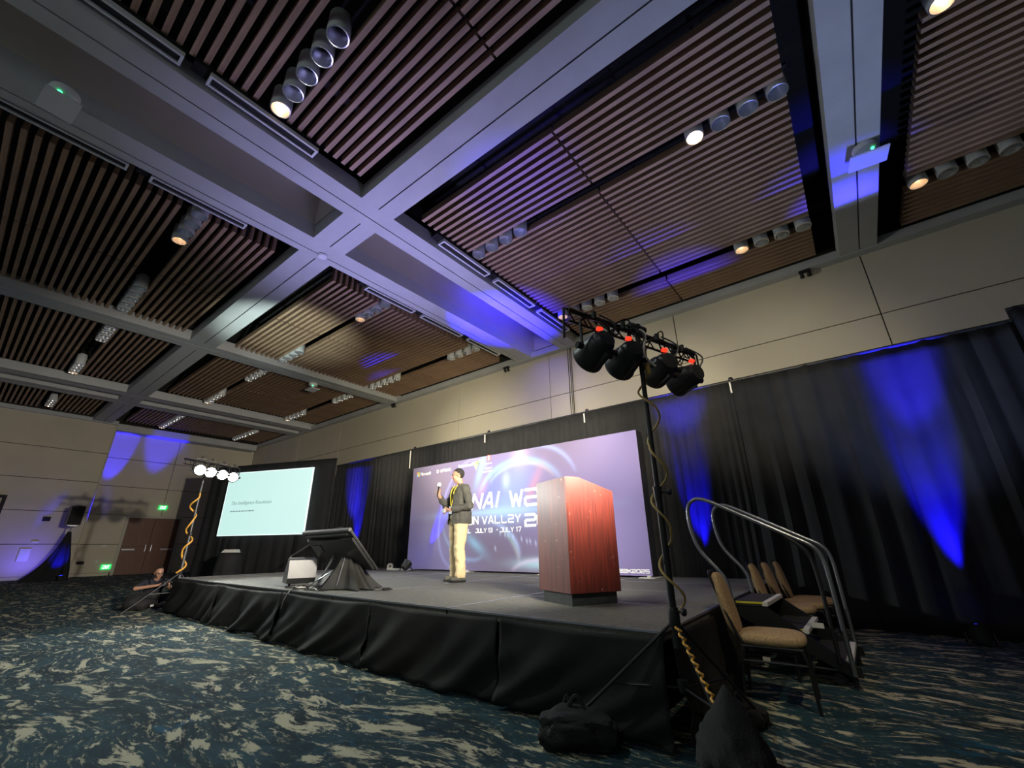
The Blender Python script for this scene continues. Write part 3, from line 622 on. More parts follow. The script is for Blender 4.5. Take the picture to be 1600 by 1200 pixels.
# ------------------------------------------------------------------ stage
HS = .61
st = empty('stage', (0, 0, 0), label='long low black stage platform with carpeted decks', cat='stage')
FL = Vector((-11.06, 3.20)); FR = Vector((-1.15, 2.97)); BL_ = Vector((-11.2, 7.9)); BR_ = Vector((-1.27, 7.9))
def SP(s, t): return FL*(1-s)*(1-t)+FR*s*(1-t)+BL_*(1-s)*t+BR_*s*t
for i in range(5):
    for j in range(4):
        c = [SP(i/5, j/4), SP((i+1)/5, j/4), SP((i+1)/5, (j+1)/4), SP(i/5, (j+1)/4)]
        cen = sum(c, Vector((0, 0)))/4; q = [p+(cen-p).normalized()*.012 for p in c]
        b = MB(); b.prism([(p.x, p.y) for p in q], HS-.06, HS, 'z'); dk = b.build('deck', M_deck, st)
        b = MB()
        for k in range(4):
            p0, p1 = c[k], c[(k+1) % 4]; q0, q1 = q[k], q[(k+1) % 4]
            b.prism([(p0.x, p0.y), (p1.x, p1.y), (q1.x, q1.y), (q0.x, q0.y)], HS-.012, HS+.002, 'z')
        b.build('deck_edge', M_edge, dk)
b = MB()
for i in range(6):
    for j in range(5):
        p = SP(min(.99, max(.01, i/5)), min(.99, max(.015, j/4))); b.tube([(p.x, p.y, 0), (p.x, p.y, HS-.06)], .025, 6)
b.build('support_legs', M_black, st, kind=None)
def skirt(p0, p1, label, seed, outward, swag=.05):
    p0 = Vector((*p0, 0)); p1 = Vector((*p1, 0)); e = p1-p0; W = e.length; e.normalize(); nrm = Vector((*outward, 0)).normalized()
    nx = int(W*34); nz = 18; vs = []; fs = []
    for i in range(nx+1):
        s = i/nx*W
        for k in range(nz+1):
            t = k/nz
            sd = noise.noise(Vector((seed, s*.25, 1)))
            u = s*1.9 + 1.0*t*t*(1+sd) + seed
            d = .040*t**.7*math.sin(2*PI*u*.55)*(.6+.6*noise.noise(Vector((s*.7, seed, 4)))) + .018*t*math.sin(2*PI*(u*1.3+.6*t)) + .05*noise.noise(Vector((s*1.5+t*1.2, t*2, seed)))*t
            sag = .022*abs(math.sin(PI*s/ (W/ max(1, round(W/1.6)))))*(1-t)
            zz = (HS-.02-sag)*(1-t) + .025*t + .03*t*abs(noise.noise(Vector((s*.9, 3, seed))))
            vs.append(p0+e*s+nrm*(.03+.05*t+d)+Vector((0, 0, zz)))
    for i in range(nx):
        for k in range(nz):
            a = i*(nz+1)+k; fs.append((a, a+1, a+nz+2, a+nz+1))
    c = (p0+p1)/2; b = MB(); b.add([v-c for v in vs], fs)
    o = b.build('stage_skirt', M_skirt, None, True, loc=c, label=label, cat='stage skirt', group='black cloth skirts pinned round the stage')
    mod = o.modifiers.new('thick', 'SOLIDIFY'); mod.thickness = .004; return o
def fy(x): return 3.20-.0232*(x+11.06)
for k, (x0, x1, lb) in enumerate(((-11.10, -8.6, 'black stage skirt panel at the far left end of the front'), (-8.58, -6.3, 'black stage skirt panel below the small floor speaker'), (-6.28, -4.25, 'black stage skirt panel below the tilted monitor'),
                                 (-4.23, -2.48, 'black stage skirt panel left of the lectern'), (-2.46, -1.13, 'black stage skirt panel at the near corner of the front'))):
    skirt((x0, fy(x0)-.02), (x1, fy(x1)-.02), lb, k*3.7+1, (0, -1))
skirt((-1.12, 2.97), (-1.23, 5.0), 'black stage skirt panel on the right end before the steps', 31, (1, 0))
skirt((-1.25, 6.0), (-1.27, 7.9), 'black stage skirt panel on the right end behind the steps', 37, (1, 0))
skirt((-11.12, 3.2), (-11.24, 7.9), 'black stage skirt on the hidden left end', 41, (-1, 0))

# ------------------------------------------------------------------ lectern
pd = empty('lectern', (0, 0, HS), label='scuffed reddish mahogany lectern with slanted top on a dark plinth', cat='lectern')
pa = Vector((-2.215, 3.665)); pl = Vector((-2.73, 3.915)); pr = Vector((-1.955, 4.16)); pq = pl+(pr-pa)
def off(p, cen, d): return p+(cen-p).normalized()*d
cen = (pa+pq)/2
pod = [pa, pr, pq, pl]
b = MB(); b.prism([tuple(off(p, cen, .045)) for p in pod], 0, .105, 'z'); b.build('plinth', mat('dark plinth', (.03, .034, .034), .5, var=.3, vscale=12, bump=.1), pd)
def hz(f): return 1.155 if f < .28 else 1.155-.125*(f-.28)/.72      # top edge falls towards the speaker side
b = MB(); n = 8
def wallp(p0, p1, th, f0, f1):
    d = (p1-p0).normalized(); nn = Vector((-d.y, d.x)); 
    if (cen-(p0+p1)/2).dot(nn) < 0: nn = -nn
    fsx = sorted(set([0, 1]+([ (.28-f0)/(f1-f0) ] if (f0-.28)*(f1-.28) < 0 else []))); vs = []
    for t in fsx:
        p = p0.lerp(p1, t); z = hz(f0+(f1-f0)*t)
        for q in (p, p+nn*th): vs += [Vector((q.x, q.y, .105)), Vector((q.x, q.y, z))]
    fc = []
    for i in range(len(fsx)-1):
        a = i*4; c = a+4; fc += [(a, c, c+1, a+1), (a+2, a+3, c+3, c+2), (a+1, c+1, c+3, a+3), (a, a+2, c+2, c)]
    a = 0; fc.append((0, 1, 3, 2)); a = (len(fsx)-1)*4; fc.append((a, a+2, a+3, a+1)); b.add(vs, fc)
wallp(pa, pr, .02, 0, 1); b.build('side_panel', M_pod, pd)
b = MB(); wallp(pl+(pa-pl).normalized()*.001, pa+(pl-pa).normalized()*.006, .02, 0, 0); b.build('front_panel', M_pod, pd)
b = MB(); wallp(pl, pq, .02, 0, 1); b.build('side_panel', M_pod, pd)
b = MB(); c0 = [off(p, cen, .025) for p in pod]
tz = [1.13, 1.02, 1.02, 1.13]
b.add([Vector((p.x, p.y, z-.03)) for p, z in zip(c0, tz)]+[Vector((p.x, p.y, z)) for p, z in zip(c0, tz)], [(0, 1, 2, 3), (7, 6, 5, 4), (0, 4, 5, 1), (1, 5, 6, 2), (2, 6, 7, 3), (3, 7, 4, 0)]); b.build('slanted_top', M_pod, pd)
b = MB(); b.prism([tuple(off(p, cen, .03)) for p in pod], .5, .52, 'z'); b.build('shelf', M_pod, pd)

# ------------------------------------------------------------------ banquet chair
def chair(name, loc, rz, label):
    """seat faces local +x"""
    t = empty(name, loc, rz, label=label, cat='chair', group='tan banquet chairs beside the stage steps')
    b = MB(); prof = []
    bm_ = bmesh.new(); bmesh.ops.create_uvsphere(bm_, u_segments=28, v_segments=14, radius=1)
    for v in bm_.verts:
        x, y, z = v.co; k = lambda a, e: math.copysign(abs(a)**e, a)
        v.co = Vector((k(x, .55)*.235, k(y, .55)*.225, k(z, .75)*.052 + .43))
    b.bm(bm_); b.build('seat', M_seat, t, True)
    b = MB(); bm_ = bmesh.new(); bmesh.ops.create_uvsphere(bm_, u_segments=28, v_segments=14, radius=1)
    for v in bm_.verts:
        x, y, z = v.co; k = lambda a, e: math.copysign(abs(a)**e, a)
        zz = k(z, .6)*.235; wd = .2*(1-.12*max(0, z)**2); v.co = Vector((k(x, .7)*.042 - .235 - .22*(zz+.235)/1.0, k(y, .5)*wd, zz+.66))
    b.bm(bm_); b.build('backrest', M_seat, t, True)
    b = MB()
    for s in (-1, 1): b.tube([(-.20, s*.19, .40), (-.275, s*.19, .60), (-.365, s*.17, .88)], .011)
    b.tube([(-.365, -.17, .88), (-.372, -.1, .905), (-.372, .1, .905), (-.365, .17, .88)], .011); b.build('back_frame', M_black, t, True)
    b = MB(); b.tube([(.2, -.19, .385), (.2, .19, .385), (-.2, .19, .385), (-.2, -.19, .385), (.2, -.19, .385)], .012); b.build('seat_frame', M_black, t)
    for sx in (1, -1):
        for s in (-1, 1):
            b = MB(); b.tube([(sx*.19, s*.195, .385), (sx*.215, s*.2, .30), (sx*(.225 if sx > 0 else .25), s*.2, 0.004)], .0125); b.build('leg', M_black, t, True)
    for s in (-1, 1):
        b = MB(); b.tube([(.21, s*.2, .29), (-.22, s*.2, .29)], .008); b.build('stretcher', M_black, t)
    return t
chair('banquet_chair', (-.775, 4.30, 0), .10, 'tan fabric banquet chair standing alone in front of the steps')
for k, (x, y, rz) in enumerate(((-.86, 6.25, .06), (-.80, 6.72, .03), (-.74, 7.19, .05))):
    chair('banquet_chair', (x, y, 0), rz, ['nearest of the tan chairs in a row behind the steps', 'middle one of the tan chairs behind the steps', 'farthest tan chair behind the steps, close to the drape'][k])

# ------------------------------------------------------------------ stage steps
sp = empty('stage_steps', (0, 0, 0), label='black wheeled stage steps with taped nosings and chrome handrails', cat='stairs')
Y0, Y1 = 4.98, 5.88
trd = [(-1.18, -.88, .60), (-.90, -.60, .40), (-.62, -.33, .20)]
for x0, x1, z in trd:
    b = MB(); b.box(x0, x1, Y0, Y1, z-.035, z, bev=.004); tr = b.build('tread', M_tread, sp)
    b = MB(); b.box(x0+.03, x1-.02, Y0-.004, Y0+.016, z-.012, z+.003); b.build('edge_strip', M_yel, tr)
    b = MB(); b.box(x1-.045, x1+.004, Y0-.005, Y1+.005, z-.03, z+.004, bev=.003); b.build('nosing_tape', M_tape, tr)
for y in (Y0-.03, Y1+.0):
    b = MB(); b.prism([(-1.18, .50), (-1.18, .56), (-.88, .56), (-.60, .36), (-.33, .165), (-.28, .165), (-.28, .09), (-.36, .09)], y, y+.03); b.build('stringer', M_black, sp)
    b = MB(); b.tube([(-.34, y, .02), (-.34, y, .18)], .02); b.build('leg', M_black, sp)
    b = MB(); b.tube([(-1.15, y, .0), (-1.15, y, .58)], .018); b.build('leg', M_black, sp)
    b = MB(); b.tube([(-.74, y, 0), (-.74, y, .4)], .016); b.build('leg', M_black, sp)
b = MB(); b.box(-.7, -.4, Y0+.0, Y0+.02, .05, .07); b.tube([(-1.15, Y0, .12), (-.34, Y0, .12)], .012); b.tube([(-1.15, Y1, .12), (-.34, Y1, .12)], .012); b.tube([(-.34, Y0, .12), (-.34, Y1, .12)], .012); b.tube([(-.74, Y0, .3), (-.74, Y1, .3)], .012); b.build('brace', M_black, sp)
for y in (Y0+.08, Y1-.08):
    b = MB(); b.lathe([(.04, -.015), (.045, 0), (.04, .015)], 14, Matrix.Translation((-.46, y, .045)) @ Matrix.Rotation(PI/2, 4, 'X')); b.build('wheel', M_tvedge, sp, True)
for y in (Y0-.05, Y1+.05):
    b = MB(); path = bezpath([(-1.17, y, .46), (-1.18, y, .70), (-1.22, y, .84), (-1.39, y, 1.06), (-1.45, y, 1.25), (-1.46, y, 1.46), (-1.40, y, 1.56), (-1.28, y, 1.565), (-1.0, y, 1.42), (-.58, y, 1.19), (-.42, y, 1.10), (-.355, y, .99), (-.34, y, .75), (-.335, y, .10)], 5)
    b.tube(path, .019, 10); b.build('handrail', M_steel, sp, True)
    b = MB(); b.tube(bezpath([(-.62, y, 1.19), (-.50, y, 1.09), (-.44, y, .98), (-.42, y, .7), (-.415, y, .18)], 5), .017, 10); b.build('inner_post', M_black, sp, True)
b = MB(); b.box(-.56, -.47, Y0-.036, Y0-.031, .43, .47); b.box(-1.0, -.94, Y0-.036, Y0-.031, .12, .16); b.build('sticker', M_tape, sp)
# back rail at the far left of the stage
t = empty('handrail', (0, 0, HS), label='thin dark handrail at the rear left of the stage', cat='handrail')
b = MB(); b.tube(bezpath([(-10.95, 5.35, 0), (-10.95, 5.35, .33), (-10.93, 5.45, .42), (-10.7, 6.1, .90), (-10.62, 6.3, 1.02), (-10.58, 6.42, 1.0), (-10.58, 6.45, .85), (-10.62, 6.42, 0)], 6), .019, 8); b.build('rail', M_black, t, True)

# ------------------------------------------------------------------ lighting stands
def par_can(parent, pos, aim, up=Vector((0, 0, 1)), lit=False):
    d = (aim-pos).normalized(); M = Matrix.Translation(pos) @ d.to_track_quat('Z', 'Y').to_matrix().to_4x4()
    b = MB(); b.lathe([(.02, -.13), (.065, -.125), (.085, -.09), (.095, -.03), (.108, 0), (.112, .09), (.118, .10), (.118, .125), (.105, .13)], 22, M); body = b.build('lamp_housing', M_plast, parent, True)
    b = MB(); b.lathe([(.104, .126), (.09, .134), (.002, .137)], 22, M, cap=False); b.build('lens', M_lampW if lit else M_glassy, body, True)
    if not lit:
        b = MB(); b.box(-.022, .022, -.009, .009, -.142, -.112, M @ Matrix.Translation((0, .055, .025)) @ Matrix.Rotation(.5, 4, 'X')); b.build('display', M_red, body)
        b = MB(); b.box(-.01, .01, -.115, -.09, -.08, .12, M); b.box(-.122, -.10, -.01, .01, -.02, .12, M); b.build('fin', M_plast, body)
    top = pos+Vector((0, 0, .24)); side = d.cross(Vector((0, 0, 1))).normalized()*.125
    b = MB(); b.tube([pos+side, pos+side*1.02+Vector((0, 0, .2)), top+side*.5, top-side*.5, pos-side*1.02+Vector((0, 0, .2)), pos-side], .011, 6)
    b.tube([pos+side, pos+side*1.35], .025, 10); b.tube([pos-side, pos-side*1.35], .025, 10); b.tube([top, top+Vector((0, 0, .06))], .02, 8); b.build('yoke', M_black, body)
def tripod(parent, x, y, knee, feet, top, zc=.0, metal=None):
    metal = metal or M_black; K = Vector((x, y, knee))
    b = MB(); b.tube([(x, y, knee-.15), (x, y, 1.46)], .022, 12); b.tube([(x, y, 1.44), (x, y, top)], .017, 12); b.build('pole', metal, parent, True)
    for pf, cz in (([(.03, 0), (.034, .01), (.034, .09), (.028, .11)], knee-.04), ([(.028, 0), (.03, .08)], 1.41), ([(.026, 0), (.03, .06)], .32)):
        b = MB(); b.lathe(pf, 14, Matrix.Translation((x, y, cz))); b.build('collar', M_black, parent, True)
    b = MB(); b.tube([(x, y, 1.45), (x+.07, y-.01, 1.45)], .008, 6); b.lathe([(.02, -.012), (.024, 0), (.02, .012)], 10, Matrix.Translation((x+.08, y-.01, 1.45)) @ Matrix.Rotation(PI/2, 4, 'Y'))
    b.tube([(x, y, knee+.05), (x+.06, y-.02, knee+.05)], .008, 6); b.lathe([(.02, -.012), (.026, 0), (.02, .012)], 10, Matrix.Translation((x+.07, y-.02, knee+.05)) @ Matrix.Rotation(PI/2, 4, 'Y')); b.build('knob', M_black, parent, True)
    for fx, fy_ in feet:
        F = Vector((fx, fy_, .02)); b = MB(); b.tube([K+(F-K).normalized()*.03, F], .010, 8); lg = b.build('leg', metal, parent)
        b = MB(); b.tube([F, F+(F-K).normalized()*.05], .02, 8); b.build('rubber_foot', M_black, lg)
        mid = K.lerp(F, .55); b = MB(); b.tube([mid, (x, y, .34)], .007, 6); b.build('brace', metal, parent)
# near stand by the stage corner
rs = empty('lighting_stand', (0, 0, 0), label='black tripod lighting stand at the near corner of the stage', cat='light stand')
RX0, RY0 = -1.045, 2.93
tripod(rs, RX0, RY0, .69, [(-1.80, 2.76), (-.66, 2.60), (-.80, 3.72)], 2.70)
ra, rb = Vector((-1.31, 2.34, 2.70)), Vector((-.84, 3.70, 2.70)); rd = (rb-ra).normalized()
b = MB(); b.tube([ra, rb], .022, 10); b.tube([ra+Vector((0, 0, -.09)), rb+Vector((0, 0, -.09))], .010, 8)
for k in range(13):
    p = ra.lerp(rb, k/12); q = ra.lerp(rb, min(1, (k+.5)/12)); b.tube([p, q+Vector((0, 0, -.09))], .006, 5)
b.build('crossbar', M_black, rs)
b = MB(); b.tube([(RX0, RY0, 2.64), (RX0, RY0, 2.73)], .032, 10); b.tube([Vector((RX0, RY0, 2.70))-rd*.08, Vector((RX0, RY0, 2.70))+rd*.08], .034, 10); b.build('crossbar_clamp', M_black, rs)
for q, s in ((ra, -1), (rb, 1)):
    b = MB(); b.tube([q, q+rd*s*.04, q+rd*s*.05+Vector((0, 0, -.24))], .009, 6); b.build('end_bracket', M_black, rs)
for i in range(4): par_can(rs, RL[i], RT[i])
b = MB(); rg = random.Random(5)
for k in range(18):
    t0 = rg.random()*.9; p = ra.lerp(rb, t0); q = ra.lerp(rb, min(1, t0+rg.uniform(.08, .22))); mid = (p+q)/2+Vector((rg.uniform(-.05, .05), rg.uniform(-.03, .03), rg.uniform(-.20, .09)))
    b.tube(bezpath([p, mid, q], 6), .006, 5)
for i in range(4): b.tube(bezpath([RL[i]+Vector((.1, -.03, .03)), RL[i]+Vector((.14, .04, .16)), RL[i]+Vector((.02, .05, .29))], 6), .007, 5)
b.build('light_cable', M_blk_cable, rs, True)
b = MB(); b.tube(bezpath([Vector((RX0, RY0, 2.70)), Vector((RX0+.07, RY0-.03, 2.62)), Vector((RX0+.05, RY0-.04, 2.45)), Vector((RX0+.10, RY0+.02, 2.36))], 8), .009, 6)
b.build('plug_lead', M_tape, rs, True)
b = MB(); pts = []
for k in range(70):
    t = k/69; z = 2.34-1.64*t; a = .8+t*2*PI*4.2; r = .032+.035*abs(math.sin(t*9)); pts.append((RX0+r*math.cos(a)+.02, RY0+r*math.sin(a)-.01, z))
b.tube(pts, .008, 6); b.lathe([(.018, 0), (.022, .03), (.02, .08), (.01, .1)], 10, Matrix.Translation((RX0+.045, RY0, 2.30)))
b.build('extension_cord', M_cable, None, True, label='tan extension cord wound down the near lighting stand', cat='cord')
K = Vector((RX0, RY0, .66)); F = Vector((-.66, 2.60, .1))
b = MB(); pts = []
for k in range(60):
    t = k/59*.80; p = K.lerp(F, t); pts.append(p+Vector((.012*math.cos(k*1.3)+.006, .012*math.sin(k*1.3)-.014, .016)))
b.tube(pts, .007, 6); b.build('extension_cord', M_orange, None, True, label='orange cord wrapped round the right leg of the near lighting stand', cat='cord')
b = MB(); b.tube(bezpath([(RX0, RY0+.05, .62), (-1.0, 3.3, .25), (-.9, 3.5, .1), (-.75, 3.2, .02), (-.62, 3.1, .012)], 8), .008, 6); b.build('trailing_cable', M_blk_cable, None, True, label='thin dark cord looping down behind the near lighting stand', cat='cord')

# sandbags: saddle shaped canvas bags
def sandbag(loc, rz, dims, label, seed, peak=None):
    bm_ = bmesh.new(); bmesh.ops.create_icosphere(bm_, subdivisions=5, radius=1)
    for v in bm_.verts:
        d = v.co.normalized(); k = lambda a, e: math.copysign(abs(a)**e, a)
        x, y, z = k(d.x, .7)*dims[0], k(d.y, .7)*dims[1], k(d.z, .8)*dims[2]
        r = 1+.06*math.sin(9*math.atan2(d.y, d.x)+3*d.z+seed)*(1-abs(d.z))+.22*noise.noise(d*1.7+Vector((seed, 0, 0)))+.05*noise.noise(d*4+Vector((seed, 3, 0)))+.07*abs(noise.noise(Vector((d.x*3, d.y*14, seed))))
        z = z*r+dims[2]*.9
        if peak: # cloth pulled up a leg
            f = max(0, 1-math.hypot(x-peak[0], y-peak[1])/peak[3]); z += peak[2]*f**1.6
        v.co = Vector((x*r, y*r, max(.004, z)))
    b = MB(); b.bm(bm_); t = empty('sandbag', loc, rz, label=label, cat='sandbag'); b.build('bag', M_bag, t, True)
    b = MB(); b.tube(bezpath([(-dims[0]*.3, 0, dims[2]*1.5), (0, .02, dims[2]*2.2+.03), (dims[0]*.3, 0, dims[2]*1.5)], 6), .014, 6); b.build('strap', M_bag, t, True)
sandbag((-1.64, 2.70, 0), .5, (.23, .13, .10), 'black sandbag slumped on the left leg of the near stand', 1.3)
sandbag((-1.80, 2.84, 0), .2, (.10, .10, .075), 'small black sandbag lump behind the left sandbag', 4.1)
sandbag((-.76, 2.70, 0), -.9, (.20, .15, .10), 'black sandbag hung over the right leg of the near stand', 8.2, (-.02, .02, .26, .26))
sandbag((-.93, 3.62, 0), .3, (.15, .09, .07), 'black sandbag behind the near stand under its rear leg', 9.9)

# far stand with four bright lamps
lsx, lsy = -11.30, 3.30
ls = empty('lighting_stand', (0, 0, 0), label='slim lighting stand at the far left end of the stage with blazing lamps', cat='light stand')
tripod(ls, lsx, lsy, .70, [(-11.75, 3.28), (-11.9, 3.95), (-11.30, 2.5)], 2.86, metal=mat('grey stand tube', (.10, .10, .105), .4, .3))
la, lb_ = Vector((-10.86, 2.75, 2.92)), Vector((-11.42, 4.0, 2.92)); ldv = (lb_-la).normalized()
b = MB(); b.tube([la, lb_], .022, 8); b.tube([la+Vector((0, 0, -.1)), lb_+Vector((0, 0, -.1))], .01, 6)
for k in range(12): b.tube([la.lerp(lb_, k/12), la.lerp(lb_, (k+.5)/12)+Vector((0, 0, -.1))], .006, 5)
b.tube([(lsx, lsy, 2.8), (lsx+.16, lsy+.03, 2.92)], .02, 6); b.build('crossbar', M_black, ls)
for i in range(4): par_can(ls, LL[i]-Vector((.0, 0, 0)), Vector((-1.5+i*.2, 1.2+i*.3, 1.5)), lit=True)
b = MB(); pts = []
for k in range(64):
    t = k/63; z = 2.3-1.6*t; a = t*2*PI*3.4; r = .05+.10*abs(math.sin(t*8.2))**2; pts.append((lsx+r*math.sin(a), lsy+.6*r*math.cos(a)-.03, z))
b.tube(pts, .017, 6); b.build('extension_cord', M_orange, None, True, label='yellow-orange cord twisting down the far lighting stand', cat='cord')

# ------------------------------------------------------------------ things on the stage
# tilted monitor on a draped stand
mo = empty('stage_monitor', (-5.95, 3.62, HS), .02, label='large flat monitor tilted back on a draped stand at the stage front', cat='monitor')
TL_, TR_ = Vector((-.60, -.27, .76)), Vector((.58, -.27, .77)); dn = Vector((.02, .50, -.53)).normalized(); H_ = .72
XA = (TR_-TL_).normalized(); NN = XA.cross(dn).normalized()
Mm = Matrix.Translation(TL_) @ Matrix((( XA.x, -dn.x, NN.x, 0), (XA.y, -dn.y, NN.y, 0), (XA.z, -dn.z, NN.z, 0), (0, 0, 0, 1)))
bk = 1 if NN.y < 0 else -1
W_ = (TR_-TL_).length
b = MB(); b.box(0, W_, -H_, 0, min(0, bk*.03), max(0, bk*.03), Mm, bev=.008); b.build('screen_panel', M_plast, mo)
b = MB(); b.box(.02, W_-.02, -H_+.03, -.13, *sorted((bk*.03, bk*.06)), Mm, bev=.01); b.box(.15, .30, -.34, -.22, *sorted((bk*.06, bk*.066)), Mm); b.build('rear_cover', M_plast, mo)
b = MB(); b.box(.0, W_, -.028, .006, *sorted((bk*-.005, bk*.045)), Mm, bev=.006); b.box(.02, W_-.10, -.085, -.055, *sorted((bk*.03, bk*.04)), Mm, bev=.004); b.build('top_bezel', M_tvedge, mo, label='grey top edge catching the light')
b = MB(); b.box(.02, W_-.02, -H_+.02, -.02, *sorted((0, -bk*.004)), Mm); b.build('display', M_glassy, mo)
b = MB()
for p in ((-.34, -.02), (.26, -.08), (-.05, .3)): b.tube([(p[0], p[1]-.1, .02), (p[0]*.3, .05, .55)], .012, 8)
b.tube([(-.28, -.12, .02), (-.08, .0, .58)], .010, 6); b.tube([(-.30, -.28, .01), (-.02, -.1, .22)], .008, 6)
b.build('stand_strut', M_steel, mo)
# drape over the monitor stand
b = MB(); nA, nR = 64, 16; vs = []; fs = []
for i in range(nA+1):
    a = i/nA*2*PI
    for k in range(nR+1):
        t = k/nR; fold = 1+.20*math.sin(a*7+1.3*math.sin(a*2))*(.4+.6*t)+.07*t*math.sin(a*13+2)
        r0 = .05+(.40 if math.cos(a) > 0 else .30)*t*(.75+.25*t)
        x = r0*fold*math.cos(a)*(1.25 if math.cos(a) > 0 else 1); y = r0*.72*fold*math.sin(a)
        z = .54*(1-t)**1.1+.012+.02*(1-t)*math.sin(a*5)
        vs.append((x+.05, y+.03, max(.012, z)))
for i in range(nA):
    for k in range(nR):
        q = i*(nR+1)+k; fs.append((q, q+1, q+nR+2, q+nR+1))
b.add(vs, fs); o = b.build('stand_drape', M_cloth, None, True, loc=(-5.93, 3.66, HS), label='charcoal cloth draped over the monitor stand in spreading folds', cat='cloth')
o.modifiers.new('thick', 'SOLIDIFY').thickness = .004
# wedge floor speaker
wd = empty('floor_speaker', (-6.80, 3.50, HS), -.30, label='small wedge floor speaker with silvery lit grille beside the monitor', cat='speaker')
b = MB(); b.prism([(-.20, .05), (.14, .05), (.20, .12), (.16, .36), (.02, .38), (-.22, .12)], -.19, .19, 'x', Matrix.Rotation(-PI/2, 4, 'Z') @ Matrix.Rotation(0, 4, 'X')); b.build('cabinet', M_plast, wd)
Mg = Matrix.Rotation(-PI/2, 4, 'Z')
b = MB(); b.prism([(-.235, .115), (-.245, .13), (.0, .395), (.015, .385)], -.18, .18, 'x', Mg); b.build('grille', M_silver, wd, label='silvery perforated grille')
b = MB(); b.prism([(-.22, .05), (-.20, .05), (-.21, .12), (-.235, .12)], -.185, .185, 'x', Mg); b.box(-.12, -.08, -.12, .12, 0, .05); b.box(.08, .12, -.12, .12, 0, .05); b.build('foot', M_black, wd)
# cables and small parts on the stage lip
b = MB(); rg = random.Random(9)
for k in range(7):
    x = -6.6+k*.12; pts = [(x, 3.42, HS+.012), (x+rg.uniform(-.1, .2), 3.3, HS+.012+rg.uniform(0, .05)), (x+rg.uniform(0, .3), 3.20, HS+.012), (x+rg.uniform(0, .3), 3.35, HS+.012)]
    b.tube(bezpath(pts, 6), .006, 5)
b.tube(bezpath([(-6.2, 3.2, HS+.01), (-6.15, 3.07, HS+.0), (-6.14, 3.0, HS-.1), (-6.13, 2.98, HS-.2)], 6), .005, 5)
b.tube(bezpath([(-5.5, 3.5, HS+.012), (-5.1, 3.6, HS+.012), (-5.05, 3.75, HS+.012)], 6), .006, 5)
b.build('stage_cables', M_blk_cable, None, True, label='tangle of thin black cables on the stage lip by the wedge speaker', cat='cable')
for k, (x, y, m, lb) in enumerate(((-6.02, 3.30, M_tape, 'tiny white adapter on the stage lip below the monitor'), (-6.35, 3.28, M_paper, 'tiny pale connector on the stage lip beside the wedge speaker'), (-5.03, 3.76, M_slot, 'small black cable end right of the monitor cloth'))):
    b = MB(); b.box(-.05, .05, -.025, .025, 0, .035, bev=.01); b.tube([(.05, 0, .015), (.09, .01, .012)], .008, 6); b.build('power_adapter', m, None, True, loc=(x, y, HS+.002), rot=(0, 0, k*.7), label=lb, cat='adapter')
# blue light on the stage against the backdrop
def uplight(loc, rz, label, lens=True, sc=1, tilt=.5):
    t = empty('uplight', loc, rz, label=label, cat='uplight'); M = Matrix.Translation((0, 0, .13*sc)) @ Matrix.Rotation(tilt, 4, 'X') @ Matrix.Scale(sc, 4)
    b = MB(); b.lathe([(.03, -.11), (.075, -.10), (.095, -.05), (.10, .07), (.11, .085), (.095, .09)], 20, M); b.build('housing', M_plast, t, True)
    b = MB(); b.lathe([(.095, .088), (.002, .094)], 20, M, cap=False); b.build('lens', M_bluelens, t, True)
    for q in (-.12, .12):
        b = MB(); b.tube([Vector((q, -.10, .012))*sc, Vector((q, 0, .13))*sc, Vector((q, .10, .012))*sc], .01, 6); b.build('bracket', M_black, t)
    return t
uplight((-8.78, 7.08, HS), 0, 'small black lamp on the stage throwing blue onto the backdrop', tilt=-.75)
uplight((.76, 7.72, 0), 0, 'blue floor uplight at the foot of the drape on the far right', sc=1.0, tilt=-.15)
uplight((-26.6, 3.6, 0), 0, 'blue uplight on the floor by the speaker stand at the far left', tilt=.1)
# roll of tape and a folded cable at the foot of the drape
t = empty('tape_roll', (-9.75, 7.35, HS), .3, label='pale roll of tape lying by the drape left of the backdrop', cat='tape')
b = MB(); b.lathe([(.045, -.03), (.075, -.03), (.075, .03), (.045, .03), (.045, -.03)], 20, Matrix.Translation((0, 0, .075)) @ Matrix.Rotation(PI/2, 4, 'X'), cap=False); b.build('roll', M_lany if False else M_tape, t, True)
b = MB(); b.box(-.35, .35, -.04, .04, 0, .045, bev=.01); b.box(-.33, -.28, -.045, .045, .045, .06); b.build('light_batten', M_tape, None, False, loc=(-9.25, 7.2, HS), rot=(0, 0, .1), label='white batten lying on the stage left of the backdrop', cat='batten')

# cocktail table behind the stage
ct = empty('cocktail_table', (-15.9, 5.85, 0), label='tall round table under a black cloth behind the far stage end', cat='table')
b = MB(); prof = []; nA = 48; vs = []; fs = []
for i in range(nA):
    a = i/nA*2*PI
    for k in range(9):
        t = k/8; z = 1.02*(1-t)+.02; r = .36+(-.04+.10*t)*1+.03*t*math.sin(a*8); vs.append((r*math.cos(a), r*math.sin(a), z))
for i in range(nA):
    for k in range(8): q = i*9+k; p = ((i+1) % nA)*9+k; fs.append((q, q+1, p+1, p))
b.add(vs, fs); b.build('cloth', M_vel, ct, True)
b = MB(); b.lathe([(.34, 1.0), (.36, 1.02), (.36, 1.045), (.34, 1.05)], 32); b.build('table_top', M_vel, ct)
b = MB(); b.tube([(0, 0, .02), (0, 0, 1.0)], .03); b.lathe([(.25, 0), (.25, .02), (.03, .04)], 20); b.build('pedestal', M_black, ct)
t = empty('paper_stack', (-15.9, 5.85, 1.05), .6, label='loose stack of white papers on the black cocktail table', cat='papers')
